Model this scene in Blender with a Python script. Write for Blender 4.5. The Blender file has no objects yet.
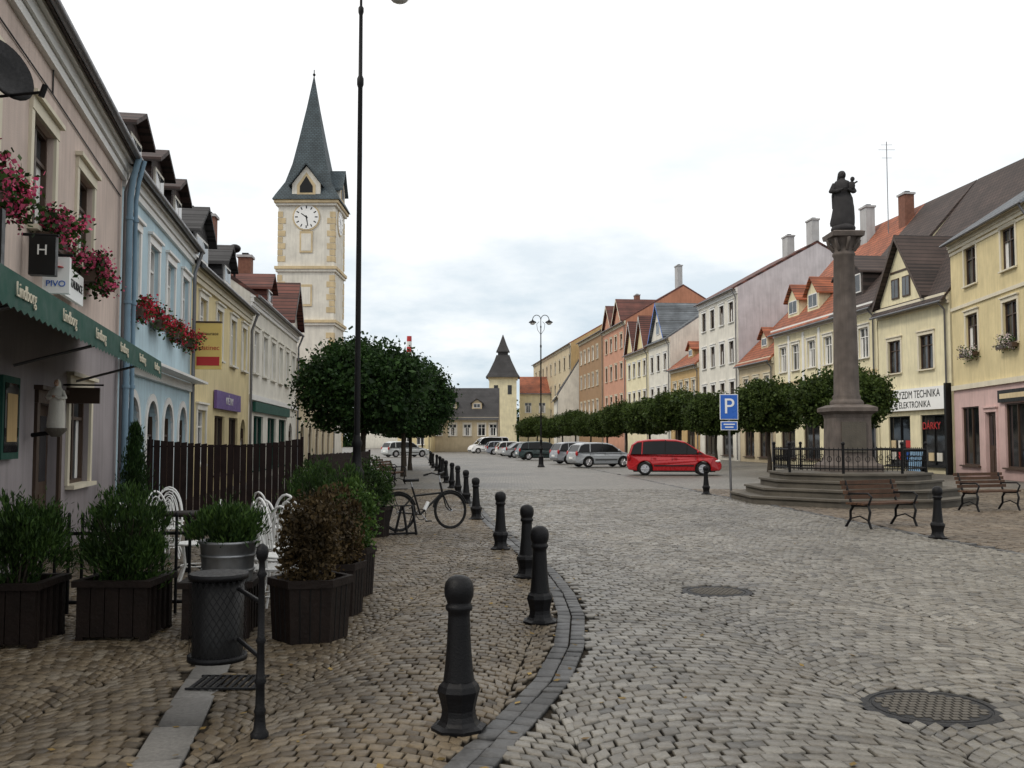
import bpy, math, random
import numpy as np
from mathutils import Vector, Matrix
random.seed(7); rng=np.random.default_rng(7)
scene=bpy.context.scene
rad=math.radians
# ------------------------------------------------------------------ materials
def newmat(name):
    m=bpy.data.materials.new(name); m.use_nodes=True
    nt=m.node_tree; b=nt.nodes['Principled BSDF']
    return m,nt,b
def nd(nt,t,**k):
    n=nt.nodes.new(t)
    for a,v in k.items(): setattr(n,a,v)
    return n
def lk(nt,a,b): nt.links.new(a,b)
def mixc(nt,a,b,fac,mode='MIX'):
    n=nd(nt,'ShaderNodeMix',data_type='RGBA',blend_type=mode)
    for s,v in ((n.inputs[0],fac),(n.inputs[6],a),(n.inputs[7],b)):
        if hasattr(v,'is_output'): lk(nt,v,s)
        elif isinstance(v,(int,float)): s.default_value=v
        else: s.default_value=(*v,1)
    return n.outputs[2]
def noise(nt,vec,scale,detail=4,rough=.6):
    n=nd(nt,'ShaderNodeTexNoise'); n.inputs['Scale'].default_value=scale
    n.inputs['Detail'].default_value=detail; n.inputs['Roughness'].default_value=rough
    lk(nt,vec,n.inputs['Vector']); return n.outputs['Fac']
def mrange(nt,v,a,b,c,d):
    n=nd(nt,'ShaderNodeMapRange'); lk(nt,v,n.inputs[0])
    for i,x in enumerate((a,b,c,d)): n.inputs[i+1].default_value=x
    return n.outputs[0]
def bump(nt,b,h,st,dist=.02):
    n=nd(nt,'ShaderNodeBump'); n.inputs['Strength'].default_value=st; n.inputs['Distance'].default_value=dist
    lk(nt,h,n.inputs['Height']); lk(nt,n.outputs[0],b.inputs['Normal'])
def M(name,col,rough=.7,var=.2,scale=1.5,bs=0.0,bscale=60,metal=0.,spec=.4,streak=0.,grime=0.,coat=0.):
    m,nt,b=newmat(name)
    tc=nd(nt,'ShaderNodeTexCoord').outputs['Object']
    n=noise(nt,tc,scale,6); f=mrange(nt,n,.3,.7,1-var,1+var*.6)
    c=mixc(nt,col,f,1.0,'MULTIPLY')
    if streak:
        mp=nd(nt,'ShaderNodeMapping'); mp.inputs['Scale'].default_value=(3,3,.25); lk(nt,tc,mp.inputs[0])
        s=noise(nt,mp.outputs[0],2.2,5,.7); s=mrange(nt,s,.42,.75,0,streak)
        c=mixc(nt,c,tuple(x*.45 for x in col),s)
    if grime:
        sp=nd(nt,'ShaderNodeSeparateXYZ'); lk(nt,tc,sp.inputs[0])
        g=mrange(nt,sp.outputs[2],0,1.3,grime,0)
        c=mixc(nt,c,tuple(x*.4 for x in col),g)
    lk(nt,c,b.inputs['Base Color'])
    r=mrange(nt,noise(nt,tc,scale*4,3),.3,.7,max(0.03,rough-.12),min(1,rough+.1)); lk(nt,r,b.inputs['Roughness'])
    b.inputs['Metallic'].default_value=metal; b.inputs['Specular IOR Level'].default_value=spec
    if coat: b.inputs['Coat Weight'].default_value=coat
    if bs: bump(nt,b,noise(nt,tc,bscale,4),bs)
    return m
def plaster(name,col,streak=.4): return M(name,col,.85,.16,.9,.25,50,streak=streak,grime=.5,spec=.2)
def rooftile(name,col,dk=.5,row=.3):
    m,nt,b=newmat(name)
    tc=nd(nt,'ShaderNodeTexCoord').outputs['Object']
    sp=nd(nt,'ShaderNodeSeparateXYZ'); lk(nt,tc,sp.inputs[0])
    ad=nd(nt,'ShaderNodeMath',operation='MULTIPLY'); lk(nt,sp.outputs[2],ad.inputs[0]); ad.inputs[1].default_value=1.35
    cb=nd(nt,'ShaderNodeCombineXYZ'); lk(nt,sp.outputs[0],cb.inputs[0]); lk(nt,ad.outputs[0],cb.inputs[1])
    br=nd(nt,'ShaderNodeTexBrick'); lk(nt,cb.outputs[0],br.inputs['Vector'])
    br.inputs['Scale'].default_value=1; br.inputs['Brick Width'].default_value=.28; br.inputs['Row Height'].default_value=row
    br.inputs['Mortar Size'].default_value=.03
    br.inputs['Color1'].default_value=(*col,1); br.inputs['Color2'].default_value=(*[x*.72 for x in col],1)
    br.inputs['Mortar'].default_value=(*[x*dk*.5 for x in col],1)
    f=mrange(nt,noise(nt,tc,.8,6),.3,.7,.55,1.2)
    lk(nt,mixc(nt,br.outputs['Color'],f,1.0,'MULTIPLY'),b.inputs['Base Color'])
    b.inputs['Roughness'].default_value=.75
    bump(nt,b,br.outputs['Fac'],-.5,.03)
    return m
def stone_mat(name,ramp,rough=.5,bs=.35,spec=.5):
    m,nt,b=newmat(name)
    g=nd(nt,'ShaderNodeNewGeometry'); tc=nd(nt,'ShaderNodeTexCoord').outputs['Object']
    cr=nd(nt,'ShaderNodeValToRGB'); lk(nt,g.outputs['Random Per Island'],cr.inputs[0])
    e=cr.color_ramp.elements; e[0].position=0; e[0].color=(*ramp[0],1); e[1].position=1; e[1].color=(*ramp[-1],1)
    for i,c in enumerate(ramp[1:-1]):
        x=e.new((i+1)/(len(ramp)-1)); x.color=(*c,1)
    c=mixc(nt,cr.outputs[0],mrange(nt,noise(nt,tc,.35,6,.65),.32,.68,.60,1.25),1.0,'MULTIPLY')
    c=mixc(nt,c,mrange(nt,noise(nt,tc,38,4),.3,.7,.70,1.15),1.0,'MULTIPLY')
    # joints: sunken stone sides get darker towards the bottom
    sp=nd(nt,'ShaderNodeSeparateXYZ'); lk(nt,tc,sp.inputs[0])
    dk=mrange(nt,sp.outputs[2],-.020,-.003,.2,1.0); c=mixc(nt,c,dk,1.0,'MULTIPLY')
    lk(nt,c,b.inputs['Base Color']); b.inputs['Specular IOR Level'].default_value=spec
    lk(nt,mrange(nt,noise(nt,tc,1.3,4),.3,.7,rough-.12,rough+.15),b.inputs['Roughness'])
    bump(nt,b,noise(nt,tc,45,4),bs,.01)
    return m
def leafmat(name,ramp,trans=.25):
    m,nt,b=newmat(name)
    g=nd(nt,'ShaderNodeNewGeometry'); tc=nd(nt,'ShaderNodeTexCoord').outputs['Object']
    cr=nd(nt,'ShaderNodeValToRGB'); lk(nt,g.outputs['Random Per Island'],cr.inputs[0])
    e=cr.color_ramp.elements; e[0].color=(*ramp[0],1); e[1].color=(*ramp[1],1)
    c=mixc(nt,cr.outputs[0],mrange(nt,noise(nt,tc,1.6,3),.35,.65,.5,1.35),1.0,'MULTIPLY')
    lk(nt,c,b.inputs['Base Color']); b.inputs['Roughness'].default_value=.65; b.inputs['Specular IOR Level'].default_value=.2
    t=nd(nt,'ShaderNodeBsdfTranslucent'); lk(nt,c,t.inputs[0])
    mx=nd(nt,'ShaderNodeMixShader'); mx.inputs[0].default_value=trans
    lk(nt,b.outputs[0],mx.inputs[1]); lk(nt,t.outputs[0],mx.inputs[2])
    lk(nt,mx.outputs[0],nt.nodes['Material Output'].inputs[0])
    return m
def glassmat(name,a,b2,spec=.6):
    m,nt,b=newmat(name)
    tc=nd(nt,'ShaderNodeTexCoord').outputs['Object']
    f=mrange(nt,noise(nt,tc,.7,2),.42,.6,0,1)
    lk(nt,mixc(nt,a,b2,f),b.inputs['Base Color']); b.inputs['Roughness'].default_value=.06
    b.inputs['Specular IOR Level'].default_value=spec
    bump(nt,b,noise(nt,tc,1.1,1),.06,.05)
    return m
MT={}
MT['glass']=glassmat('window_glass',(.012,.014,.017),(.07,.075,.08))
MT['glassd']=glassmat('dark_glass',(.008,.009,.011),(.03,.03,.03),.4)
MT['glasscar']=glassmat('car_glass',(.005,.006,.007),(.010,.011,.012),.22)
MT['white']=M('white_paint',(.74,.73,.70),.5,.08)
MT['signwhite']=M('sign_white',(.82,.82,.80),.4,.04)
MT['cream']=M('cream_trim',(.68,.62,.48),.7,.1,streak=.25)
MT['brownf']=M('brown_frame',(.06,.035,.022),.5)
MT['blackiron']=M('black_cast_iron',(.005,.005,.006),.5,.3,8,.25,90,spec=.22)
MT['greyiron']=M('grey_metal',(.2,.2,.21),.45,.2,metal=.7)
MT['zinc']=M('zinc',(.30,.31,.32),.45,.3,6,metal=.8,streak=.5)
MT['darkwood']=M('dark_stained_wood',(.013,.008,.006),.7,.4,5,.4,30,spec=.2)
MT['fencewood']=M('fence_wood',(.016,.009,.008),.75,.4,5,.4,30,spec=.15)
MT['benchwood']=M('bench_wood',(.085,.043,.024),.6,.35,6,.3,40,spec=.3)
MT['pink']=plaster('pink_plaster',(.60,.49,.43)); MT['lilac']=plaster('lilac_plaster',(.34,.305,.31))
MT['blue']=plaster('blue_plaster',(.50,.65,.72)); MT['yellow']=plaster('yellow_plaster',(.70,.59,.34))
MT['offwhite']=plaster('offwhite_plaster',(.72,.69,.61)); MT['beige']=plaster('beige_plaster',(.56,.47,.32))
MT['creamw']=plaster('cream_plaster',(.76,.69,.47)); MT['lav']=plaster('lavender_plaster',(.56,.53,.55))
MT['salmon']=plaster('terracotta_plaster',(.46,.215,.135)); MT['rose']=plaster('rose_plaster',(.54,.29,.20))
MT['shoppink']=plaster('shop_pink_plaster',(.62,.44,.41))
MT['brownp']=plaster('brown_plaster',(.33,.21,.12)); MT['ochre']=plaster('ochre_plaster',(.53,.37,.18))
MT['grey']=plaster('grey_plaster',(.45,.45,.45)); MT['yquoin']=M('quoin_yellow',(.60,.48,.29),.8,streak=.3)
MT['ror']=rooftile('orange_tiles',(.42,.13,.06)); MT['rbr']=rooftile('brown_tiles',(.075,.050,.042))
MT['rdk']=rooftile('dark_slate',(.055,.053,.055)); MT['rred']=rooftile('red_brown_tiles',(.16,.055,.04))
MT['rdorm']=rooftile('dormer_tiles',(.065,.037,.032))
MT['rgy']=rooftile('grey_roof',(.17,.19,.21)); MT['copper']=rooftile('spire_slate',(.075,.105,.12),.7,.2)
MT['stone']=M('weathered_sandstone',(.13,.107,.093),.85,.4,3,.5,30,streak=.6)
MT['stone2']=M('step_sandstone',(.10,.088,.07),.8,.4,2,.5,25,streak=.3)
MT['statue']=M('statue_stone',(.042,.040,.041),.85,.3,5,.4,30,spec=.2)
MT['awning']=M('awning_canvas',(.008,.065,.045),.75,.15)
MT['awning2']=M('awning_canvas_faded',(.02,.09,.07),.75,.3,3,streak=.3)
MT['bluepipe']=M('blue_pipe',(.17,.27,.35),.5,.15,3)
MT['skin']=M('painted_skin',(.5,.3,.2),.6); MT['red']=M('red_paint',(.45,.03,.03),.5,.1)
MT['signblue']=M('sign_blue',(.02,.12,.5),.35,.05); MT['black']=M('black_plastic',(.008,.008,.008),.45,.1,spec=.25)
MT['signyel']=M('sign_yellow',(.70,.52,.16),.5,.08); MT['ltblue']=M('light_blue_board',(.25,.42,.6),.5,.1)
MT['tyre']=M('tyre_rubber',(.014,.014,.014),.85,.2,spec=.2); MT['chrome']=M('alloy',(.5,.5,.52),.3,.1,metal=.8)
MT['lamp']=M('lens',(.7,.7,.68),.15,.05); MT['tail']=M('tail_lens',(.35,.01,.01),.2,.05)
MT['purple']=M('purple_sign',(.14,.08,.26),.5); MT['brickp']=M('chimney_brick',(.20,.09,.06),.85,.3,6,.4)
MT['bark']=M('bark',(.05,.04,.03),.9,.4,9,.6,30,spec=.2)
MT['leaf']=leafmat('maple_leaves',((.009,.026,.008),(.034,.075,.016)))
MT['leafr']=leafmat('lime_leaves',((.018,.036,.007),(.068,.10,.020)))
MT['conif']=leafmat('conifer_needles',((.010,.030,.007),(.052,.10,.018)),.1)
MT['herb']=leafmat('herb_leaves',((.025,.06,.012),(.085,.15,.026)),.2)
MT['redbush']=leafmat('barberry_leaves',((.032,.022,.010),(.10,.066,.026)),.15)
MT['litter']=leafmat('dry_leaves',((.10,.06,.02),(.25,.17,.05)),.1)
MT['petalp']=leafmat('pink_petals',((.50,.03,.12),(.80,.18,.30)),.3)
MT['petalr']=leafmat('red_petals',((.4,.01,.03),(.70,.05,.10)),.3)
MT['petalw']=leafmat('white_petals',((.6,.45,.5),(.8,.75,.7)),.3)
MT['ss_road']=stone_mat('road_setts',((.062,.056,.046),(.148,.135,.113),(.185,.172,.145),(.105,.09,.068),(.225,.21,.18)),.40)
MT['ss_left']=stone_mat('fan_setts',((.060,.045,.028),(.13,.098,.06),(.165,.13,.085),(.082,.06,.036),(.19,.16,.118)),.5,spec=.32)
MT['ss_right']=stone_mat('square_setts',((.07,.053,.036),(.135,.104,.073),(.165,.132,.095),(.09,.068,.048)),.5,spec=.32)
MT['kerb']=stone_mat('kerb_granite',((.045,.045,.045),(.085,.084,.082),(.065,.065,.065)),.5,spec=.35)
MT['lidstone']=M('lid_concrete',(.085,.075,.06),.75,.3,8,.3)
MT['slab']=stone_mat('slab_granite',((.145,.138,.125),(.185,.175,.16)),.55)
# ------------------------------------------------------------------ geometry builder
class G:
    def __init__(s,name,loc=(0,0,0),rot=0.):
        s.name=name; s.loc=loc; s.rot=rot; s.parts={}; s.T=None; s.kids=[]
    def add(s,part,mat,vs,fs,sm=False):
        if isinstance(mat,str): mat=MT[mat]
        P=s.parts.setdefault(part,dict(v=[],f=[],m=[],s=[],mats=[]))
        if mat not in P['mats']: P['mats'].append(mat)
        mi=P['mats'].index(mat); o=len(P['v'])
        if s.T is not None: vs=[tuple(s.T@Vector(v)) for v in vs]
        P['v']+=[tuple(v) for v in vs]
        for f in fs: P['f'].append(tuple(i+o for i in f)); P['m'].append(mi); P['s'].append(sm)
    def box(s,part,mat,x0,x1,y0,y1,z0,z1):
        v=[(x0,y0,z0),(x1,y0,z0),(x1,y1,z0),(x0,y1,z0),(x0,y0,z1),(x1,y0,z1),(x1,y1,z1),(x0,y1,z1)]
        s.add(part,mat,v,[(0,3,2,1),(4,5,6,7),(0,1,5,4),(1,2,6,5),(2,3,7,6),(3,0,4,7)])
    def quad(s,part,mat,*v): s.add(part,mat,v,[tuple(range(len(v)))])
    def loft(s,part,mat,rings,sm=True,cap=True):
        n=len(rings[0]); v=[p for r in rings for p in r]; f=[]
        for i in range(len(rings)-1):
            for j in range(n):
                k=(j+1)%n; f.append((i*n+j,i*n+k,(i+1)*n+k,(i+1)*n+j))
        s.add(part,mat,v,f,sm)
        if cap:
            s.add(part,mat,rings[0][::-1],[tuple(range(n))]); s.add(part,mat,rings[-1],[tuple(range(n))])
    def lathe(s,part,mat,prof,c=(0,0,0),seg=16,sm=True,ph=0.):
        s.loft(part,mat,[[(c[0]+r*math.cos(ph+2*math.pi*j/seg),c[1]+r*math.sin(ph+2*math.pi*j/seg),c[2]+z) for j in range(seg)] for r,z in prof],sm)
    def tube(s,part,mat,pts,r,seg=6,sm=True):
        pts=[Vector(p) for p in pts]; rings=[]; n=len(pts); prev=None
        for i,p in enumerate(pts):
            t=(pts[min(i+1,n-1)]-pts[max(i-1,0)]).normalized()
            if prev is None:
                a=Vector((0,0,1)) if abs(t.z)<.9 else Vector((1,0,0))
                u=t.cross(a).normalized()
            else:
                u=(prev-t*prev.dot(t)); u=u.normalized() if u.length>1e-5 else t.orthogonal().normalized()
            prev=u; w=t.cross(u)
            rr=r[i] if isinstance(r,(list,tuple)) else r
            rings.append([tuple(p+u*rr*math.cos(2*math.pi*j/seg)+w*rr*math.sin(2*math.pi*j/seg)) for j in range(seg)])
        s.loft(part,mat,rings,sm)
    def ell(s,part,mat,c,r,nu=12,nv=8):
        rings=[]
        for i in range(nv+1):
            a=-math.pi/2+math.pi*(i+.02)/(nv+.04)
            rings.append([(c[0]+r[0]*math.cos(a)*math.cos(2*math.pi*j/nu),c[1]+r[1]*math.cos(a)*math.sin(2*math.pi*j/nu),c[2]+r[2]*math.sin(a)) for j in range(nu)])
        s.loft(part,mat,rings)
    def ring(s,part,mat,c,R,r,ax='y',seg=28,rs=6,a0=0,a1=360):
        pts=[]
        for i in range(seg+1):
            a=rad(a0+(a1-a0)*i/seg); x,z=R*math.cos(a),R*math.sin(a)
            pts.append((c[0]+x,c[1],c[2]+z) if ax=='y' else ((c[0],c[1]+x,c[2]+z) if ax=='x' else (c[0]+x,c[1]+z,c[2])))
        s.tube(part,mat,pts,r,rs)
    def _mesh(s,nm,Ps):
        me=bpy.data.meshes.new(nm); v=[];f=[];m=[];sm=[];mats=[]
        for P in Ps:
            o=len(v); v+=P['v']; f+=[tuple(i+o for i in q) for q in P['f']]; sm+=P['s']
            mp=[]
            for x in P['mats']:
                if x not in mats: mats.append(x)
                mp.append(mats.index(x))
            m+=[mp[i] for i in P['m']]
        me.from_pydata(v,[],f)
        for x in mats: me.materials.append(x)
        me.polygons.foreach_set('material_index',m); me.polygons.foreach_set('use_smooth',sm); me.update()
        return me
    def finish(s,single=False,bevel=0):
        if single:
            o=bpy.data.objects.new(s.name,s._mesh(s.name,list(s.parts.values())))
            scene.collection.objects.link(o); o.location=s.loc; o.rotation_euler=(0,0,s.rot)
            for k in s.kids: k.parent=o
            s.obj=o; return o
        e=bpy.data.objects.new(s.name,None); scene.collection.objects.link(e); e.location=s.loc; e.rotation_euler=(0,0,s.rot); e.empty_display_size=.3
        for pn,P in s.parts.items():
            o=bpy.data.objects.new(pn,s._mesh(pn,[P])); scene.collection.objects.link(o); o.parent=e
            if bevel and pn in bevel:
                b=o.modifiers.new('b','BEVEL'); b.width=bevel[pn]; b.segments=3; b.limit_method='ANGLE'; b.angle_limit=rad(35)
        for k in s.kids: k.parent=e
        s.obj=e; return e
    def text(s,txt,loc,size,mat,rot=(90,0,0),sx=1.,name='lettering',align='CENTER'):
        c=bpy.data.curves.new(name,'FONT'); c.body=txt; c.size=size; c.align_x=align; c.align_y='CENTER'; c.extrude=.004
        c.materials.append(MT[mat]); o=bpy.data.objects.new(name,c); scene.collection.objects.link(o)
        o.location=loc; o.rotation_euler=tuple(rad(a) for a in rot); o.scale=(sx,1,1); s.kids.append(o)
def inst(o,loc,rot=0.,sc=1.):
    n=bpy.data.objects.new(o.name.split('.')[0],o.data); scene.collection.objects.link(n)
    n.location=loc; n.rotation_euler=(0,0,rot); n.scale=(sc,)*3 if isinstance(sc,(int,float)) else sc
    return n
def npmesh(name,V,F,mats,mi=None):
    me=bpy.data.meshes.new(name); me.vertices.add(len(V)); me.vertices.foreach_set('co',np.asarray(V,np.float32).ravel())
    F=np.asarray(F,np.int32); me.loops.add(F.size); me.loops.foreach_set('vertex_index',F.ravel())
    me.polygons.add(len(F)); me.polygons.foreach_set('loop_start',np.arange(len(F),dtype=np.int32)*4)
    for m in mats: me.materials.append(MT[m])
    me.update(calc_edges=True)
    if mi is not None: me.polygons.foreach_set('material_index',np.asarray(mi,np.int32))
    me.validate(); me.update(); return me
def leafV(p,size,asp=.5,out=None,up=0.):
    n=len(p); a=rng.normal(size=(n,3))
    if out is not None:
        d=p-np.asarray(out); d/=np.linalg.norm(d,axis=1,keepdims=True)+1e-6; a=a*.45+d
    a[:,2]+=up; a/=np.linalg.norm(a,axis=1,keepdims=True)
    b=np.cross(a,rng.normal(size=(n,3))); b/=np.linalg.norm(b,axis=1,keepdims=True)+1e-9
    L=(size*(.6+.8*rng.random(n)))[:,None]; W=L*asp
    return np.stack([p-a*L*.5,p+b*W*.5,p+a*L*.5,p-b*W*.5],1).reshape(-1,3)
def leafobj(name,sets):
    Vs=[];mi=[];mats=[]
    for p,size,asp,mat,out,up in sets:
        Vs.append(leafV(p,size,asp,out,up))
        if mat not in mats: mats.append(mat)
        mi+= [mats.index(mat)]*len(p)
    V=np.concatenate(Vs); F=np.arange(len(V)).reshape(-1,4)
    return npmesh(name,V,F,mats,mi)
def clumps(c,r,nc,per,spread,shell=.55,zmin=-1.):
    d=rng.normal(size=(nc,3)); d/=np.linalg.norm(d,axis=1,keepdims=True); d=d[d[:,2]>zmin]
    k=shell+(1-shell)*rng.random((len(d),1))**.7
    cc=d*k
    p=np.repeat(cc,per,0); p=p+rng.normal(size=p.shape)*spread*np.repeat(.5+rng.random((len(cc),1)),per,0)
    return p*np.asarray(r)+np.asarray(c)
def add_mesh_child(g,name,me):
    o=bpy.data.objects.new(name,me); scene.collection.objects.link(o); g.kids.append(o); return o
# ------------------------------------------------------------------ paving
KY=[0,4.0,4.9,5.8,6.6,7.7,9.0,10.3,12.1,14,16.5,20,26,34.5,44.4,70,120]
KX=[-.9,-.45,-.21,.05,.27,.45,.55,.54,.42,.19,-.12,-.55,-1.13,-2.05,-3.1,-5.8,-11.2]
RYs=[0,12,16,24,29,40,120]; RXs=[8.3,7.5,7.05,6.5,5.95,5.4,0]
kx=lambda y:np.interp(y,KY,KX); rx=lambda y:np.interp(y,RYs,RXs)
MH=[(2.56,5.98,.385),(2.2,10.45,.35)]
def setts(W,s,p,rot,x0,x1,y0,y1,seed,al=38):
    r=np.random.default_rng(seed); A0=rad(al); R=W/(2*math.sin(A0)); m=int(round(R*2*A0/s)); da=2*A0/m
    ks=np.arange(int(x0/W)-4,int(x1/W)+5); ns=np.arange(int((y0-2)/p)-20,int((y1+2)/p)+20)
    K,N,A=np.meshgrid(ks,ns,np.arange(m+1),indexing='ij'); K,N,A=K.ravel(),N.ravel(),A.ravel()
    n=len(K); off=(N%2)*.5; zz=((N*7+K*13)%11)/11*.25
    out=[]
    for (ia,inn) in ((0,0),(1,0),(1,1),(0,1)):
        a=-A0+np.clip(A+ia-off-zz,0,m)*da
        out.append(np.stack([K*W+R*np.sin(a),(N+inn)*p+R*np.cos(a)],1))
    C=np.stack(out,1)
    c=C.mean(1,keepdims=True); sh=(.88+.06*r.random((n,1,1))); C=c+(C-c)*sh+r.normal(size=C.shape)*.0048+r.normal(size=(n,1,2))*.0028
    cr,sr=math.cos(rot),math.sin(rot); C=np.stack([C[...,0]*cr-C[...,1]*sr,C[...,0]*sr+C[...,1]*cr],-1)
    return C
def sett_obj(name,C,mat,seed,inset=.88,drop=.005):
    r=np.random.default_rng(seed)
    n=len(C); c=C.mean(1,keepdims=True)
    zt=r.normal(size=(n,1))*.0027; til=r.normal(size=(n,1,2))*.032
    z=zt+((C-c)*til).sum(-1)
    top=np.concatenate([c+(C-c)*inset,z[...,None]+.0],-1)
    mid=np.concatenate([c+(C-c),z[...,None]-drop],-1)
    bot=np.concatenate([C,np.full((n,4,1),-.03)],-1)
    V=np.concatenate([top,mid,bot],1).reshape(-1,3)
    b=[(0,1,2,3)]
    for o in (0,4):
        for i in range(4): j=(i+1)%4; b.append((o+4+i,o+4+j,o+j,o+i))
    F=(np.arange(n)[:,None,None]*12+np.array(b)[None]).reshape(-1,4)
    o=bpy.data.objects.new(name,npmesh(name,V,F,[mat])); scene.collection.objects.link(o); return o
YM=32.
def keep(C,f):
    c=C.mean(1); x,y=c[:,0],c[:,1]
    k=(y>2.2)&(y<YM)&(np.abs(x)<.60*y+1.2)&(x>-3.25-.232*y-.3)&f(x,y)
    for mx,my,mr in MH: k&=((x-mx)**2+(y-my)**2>(mr+.035)**2)
    e=np.minimum(np.linalg.norm(C[:,0]-C[:,1],axis=1),np.linalg.norm(C[:,3]-C[:,2],axis=1)); k&=e>.022
    return C[k]
def slabd(x,y):
    ax,ay,bx,by=-1.66,4.2,-2.2,7.25
    L=math.hypot(bx-ax,by-ay); t=((x-ax)*(bx-ax)+(y-ay)*(by-ay))/L; d=np.abs((x-ax)*(by-ay)-(y-ay)*(bx-ax))/L
    return (t>-1)&(t<L)&(d<.145)
C=setts(1.95,.112,.112,rad(7),-12,22,0,YM+2,1,44); sett_obj('road_paving',keep(C,lambda x,y:(x>kx(y)+.15)&(x<rx(y)-.1)),'ss_road',11)
C=setts(1.35,.096,.096,rad(-6),-14,8,0,YM+2,2,48); sett_obj('footpath_paving',keep(C,lambda x,y:(x<kx(y)-.14)&~slabd(x,y)),'ss_left',12)
C=setts(2.6,.13,.13,rad(20),2,30,0,YM+4,3,30); sett_obj('square_paving',keep(C,lambda x,y:(x>rx(y)+.1)&((x-9)**2+(y-25.8)**2>9)),'ss_right',13)
def kerbrow(name,fx,y0,y1,w,l,mat,seed):
    out=[];y=y0; r=np.random.default_rng(seed)
    while y<y1:
        ll=l*(.85+.3*r.random()); xa,xb=fx(y),fx(y+ll)
        t=np.array([xb-xa,ll]); t/=np.linalg.norm(t); nn=np.array([t[1],-t[0]]); a=np.array([xa,y])+t*.006; b=np.array([xb,y+ll])-t*.006
        out.append([a-nn*w/2,a+nn*w/2,b+nn*w/2,b-nn*w/2]); y+=ll*t[1]
    sett_obj(name,np.array(out),mat,seed,.93)
kerbrow('kerb',lambda y:kx(y)-.065,2.5,100,.118,.18,'kerb',5)
kerbrow('kerb',lambda y:kx(y)+.065,2.5,100,.118,.15,'kerb',6)
kerbrow('kerb',lambda y:rx(y),9,60,.14,.5,'kerb',7)
kerbrow('drain_slabs',lambda y:-1.66+(y-4.2)*(-.54/3.05),3.3,7.3,.25,.55,'slab',8)
def sheetmat(name,c1,c2,mort,scale=8.6):
    m,nt,b=newmat(name); tc=nd(nt,'ShaderNodeTexCoord').outputs['Object']
    v=nd(nt,'ShaderNodeTexVoronoi',voronoi_dimensions='2D'); v.inputs['Scale'].default_value=scale; v.inputs['Randomness'].default_value=.5; lk(nt,tc,v.inputs['Vector'])
    v2=nd(nt,'ShaderNodeTexVoronoi',voronoi_dimensions='2D',feature='DISTANCE_TO_EDGE'); v2.inputs['Scale'].default_value=scale; v2.inputs['Randomness'].default_value=.5; lk(nt,tc,v2.inputs['Vector'])
    sp=nd(nt,'ShaderNodeSeparateColor'); lk(nt,v.outputs['Color'],sp.inputs[0])
    c=mixc(nt,c1,c2,sp.outputs[0]); c=mixc(nt,c,mrange(nt,noise(nt,tc,.25,6),.3,.7,.7,1.2),1.0,'MULTIPLY')
    f=mrange(nt,v2.outputs['Distance'],.02,.09,1,0); c=mixc(nt,c,mort,f)
    lk(nt,c,b.inputs['Base Color']); b.inputs['Roughness'].default_value=.5
    bump(nt,b,mrange(nt,v2.outputs['Distance'],0,.12,0,1),.5,.01)
    return m
MT['sheet']=sheetmat('distant_setts',(.10,.094,.08),(.195,.18,.155),(.04,.035,.03))
MT['joint']=M('joint_sand',(.034,.027,.019),.95,.35,20,.5,120,spec=.1)
g=G('ground'); g.quad('g','joint',(-1500,-300,-.03),(1500,-300,-.03),(1500,2500,-.03),(-1500,2500,-.03)); g.finish(True)
g=G('road'); g.quad('g','sheet',(-60,YM-.1,-.006),(60,YM-.1,-.006),(60,260,-.006),(-60,260,-.006)); g.finish(True)
for mx,my,mr in MH:
    g=G('manhole_cover',(mx,my,-.004)); R=mr
    g.lathe('m','blackiron',[(R+.03,-.025),(R+.03,-.006),(R,-.001),(R-.03,-.001),(R-.034,-.008),(R-.044,-.008),(R-.048,-.002),(.001,-.002)],seg=48,sm=False)
    k=int(R/.055)+1
    for i in range(-k,k+1):
        for j in range(-k,k+1):
            x,y=i*.055+(j%2)*.027,j*.055
            if x*x+y*y<(R-.08)**2: g.box('m','lidstone',x-.021,x+.021,y-.021,y+.021,-.004,.003)
    g.finish(True)
n=420; y=rng.uniform(4,26,n); x=rng.uniform(-.5,.35,n)*y; x=np.where(rng.random(n)<.7,np.minimum(x,kx(y)+rng.normal(size=n)*.35),x)
p=np.stack([x,y,np.full(n,.008)],1); a=rng.uniform(0,6.28,n); L=rng.uniform(.015,.035,n); u=np.stack([np.cos(a),np.sin(a),rng.uniform(-.1,.4,n)],1)*L[:,None]; v=np.stack([-np.sin(a),np.cos(a),rng.uniform(-.2,.2,n)],1)*L[:,None]*.6
V=np.stack([p-u,p+v,p+u,p-v],1).reshape(-1,3); V[:,2]=np.maximum(V[:,2],.004)
o=bpy.data.objects.new('fallen_leaves',npmesh('fallen_leaves',V,np.arange(len(V)).reshape(-1,4),['litter'])); scene.collection.objects.link(o)
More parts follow.
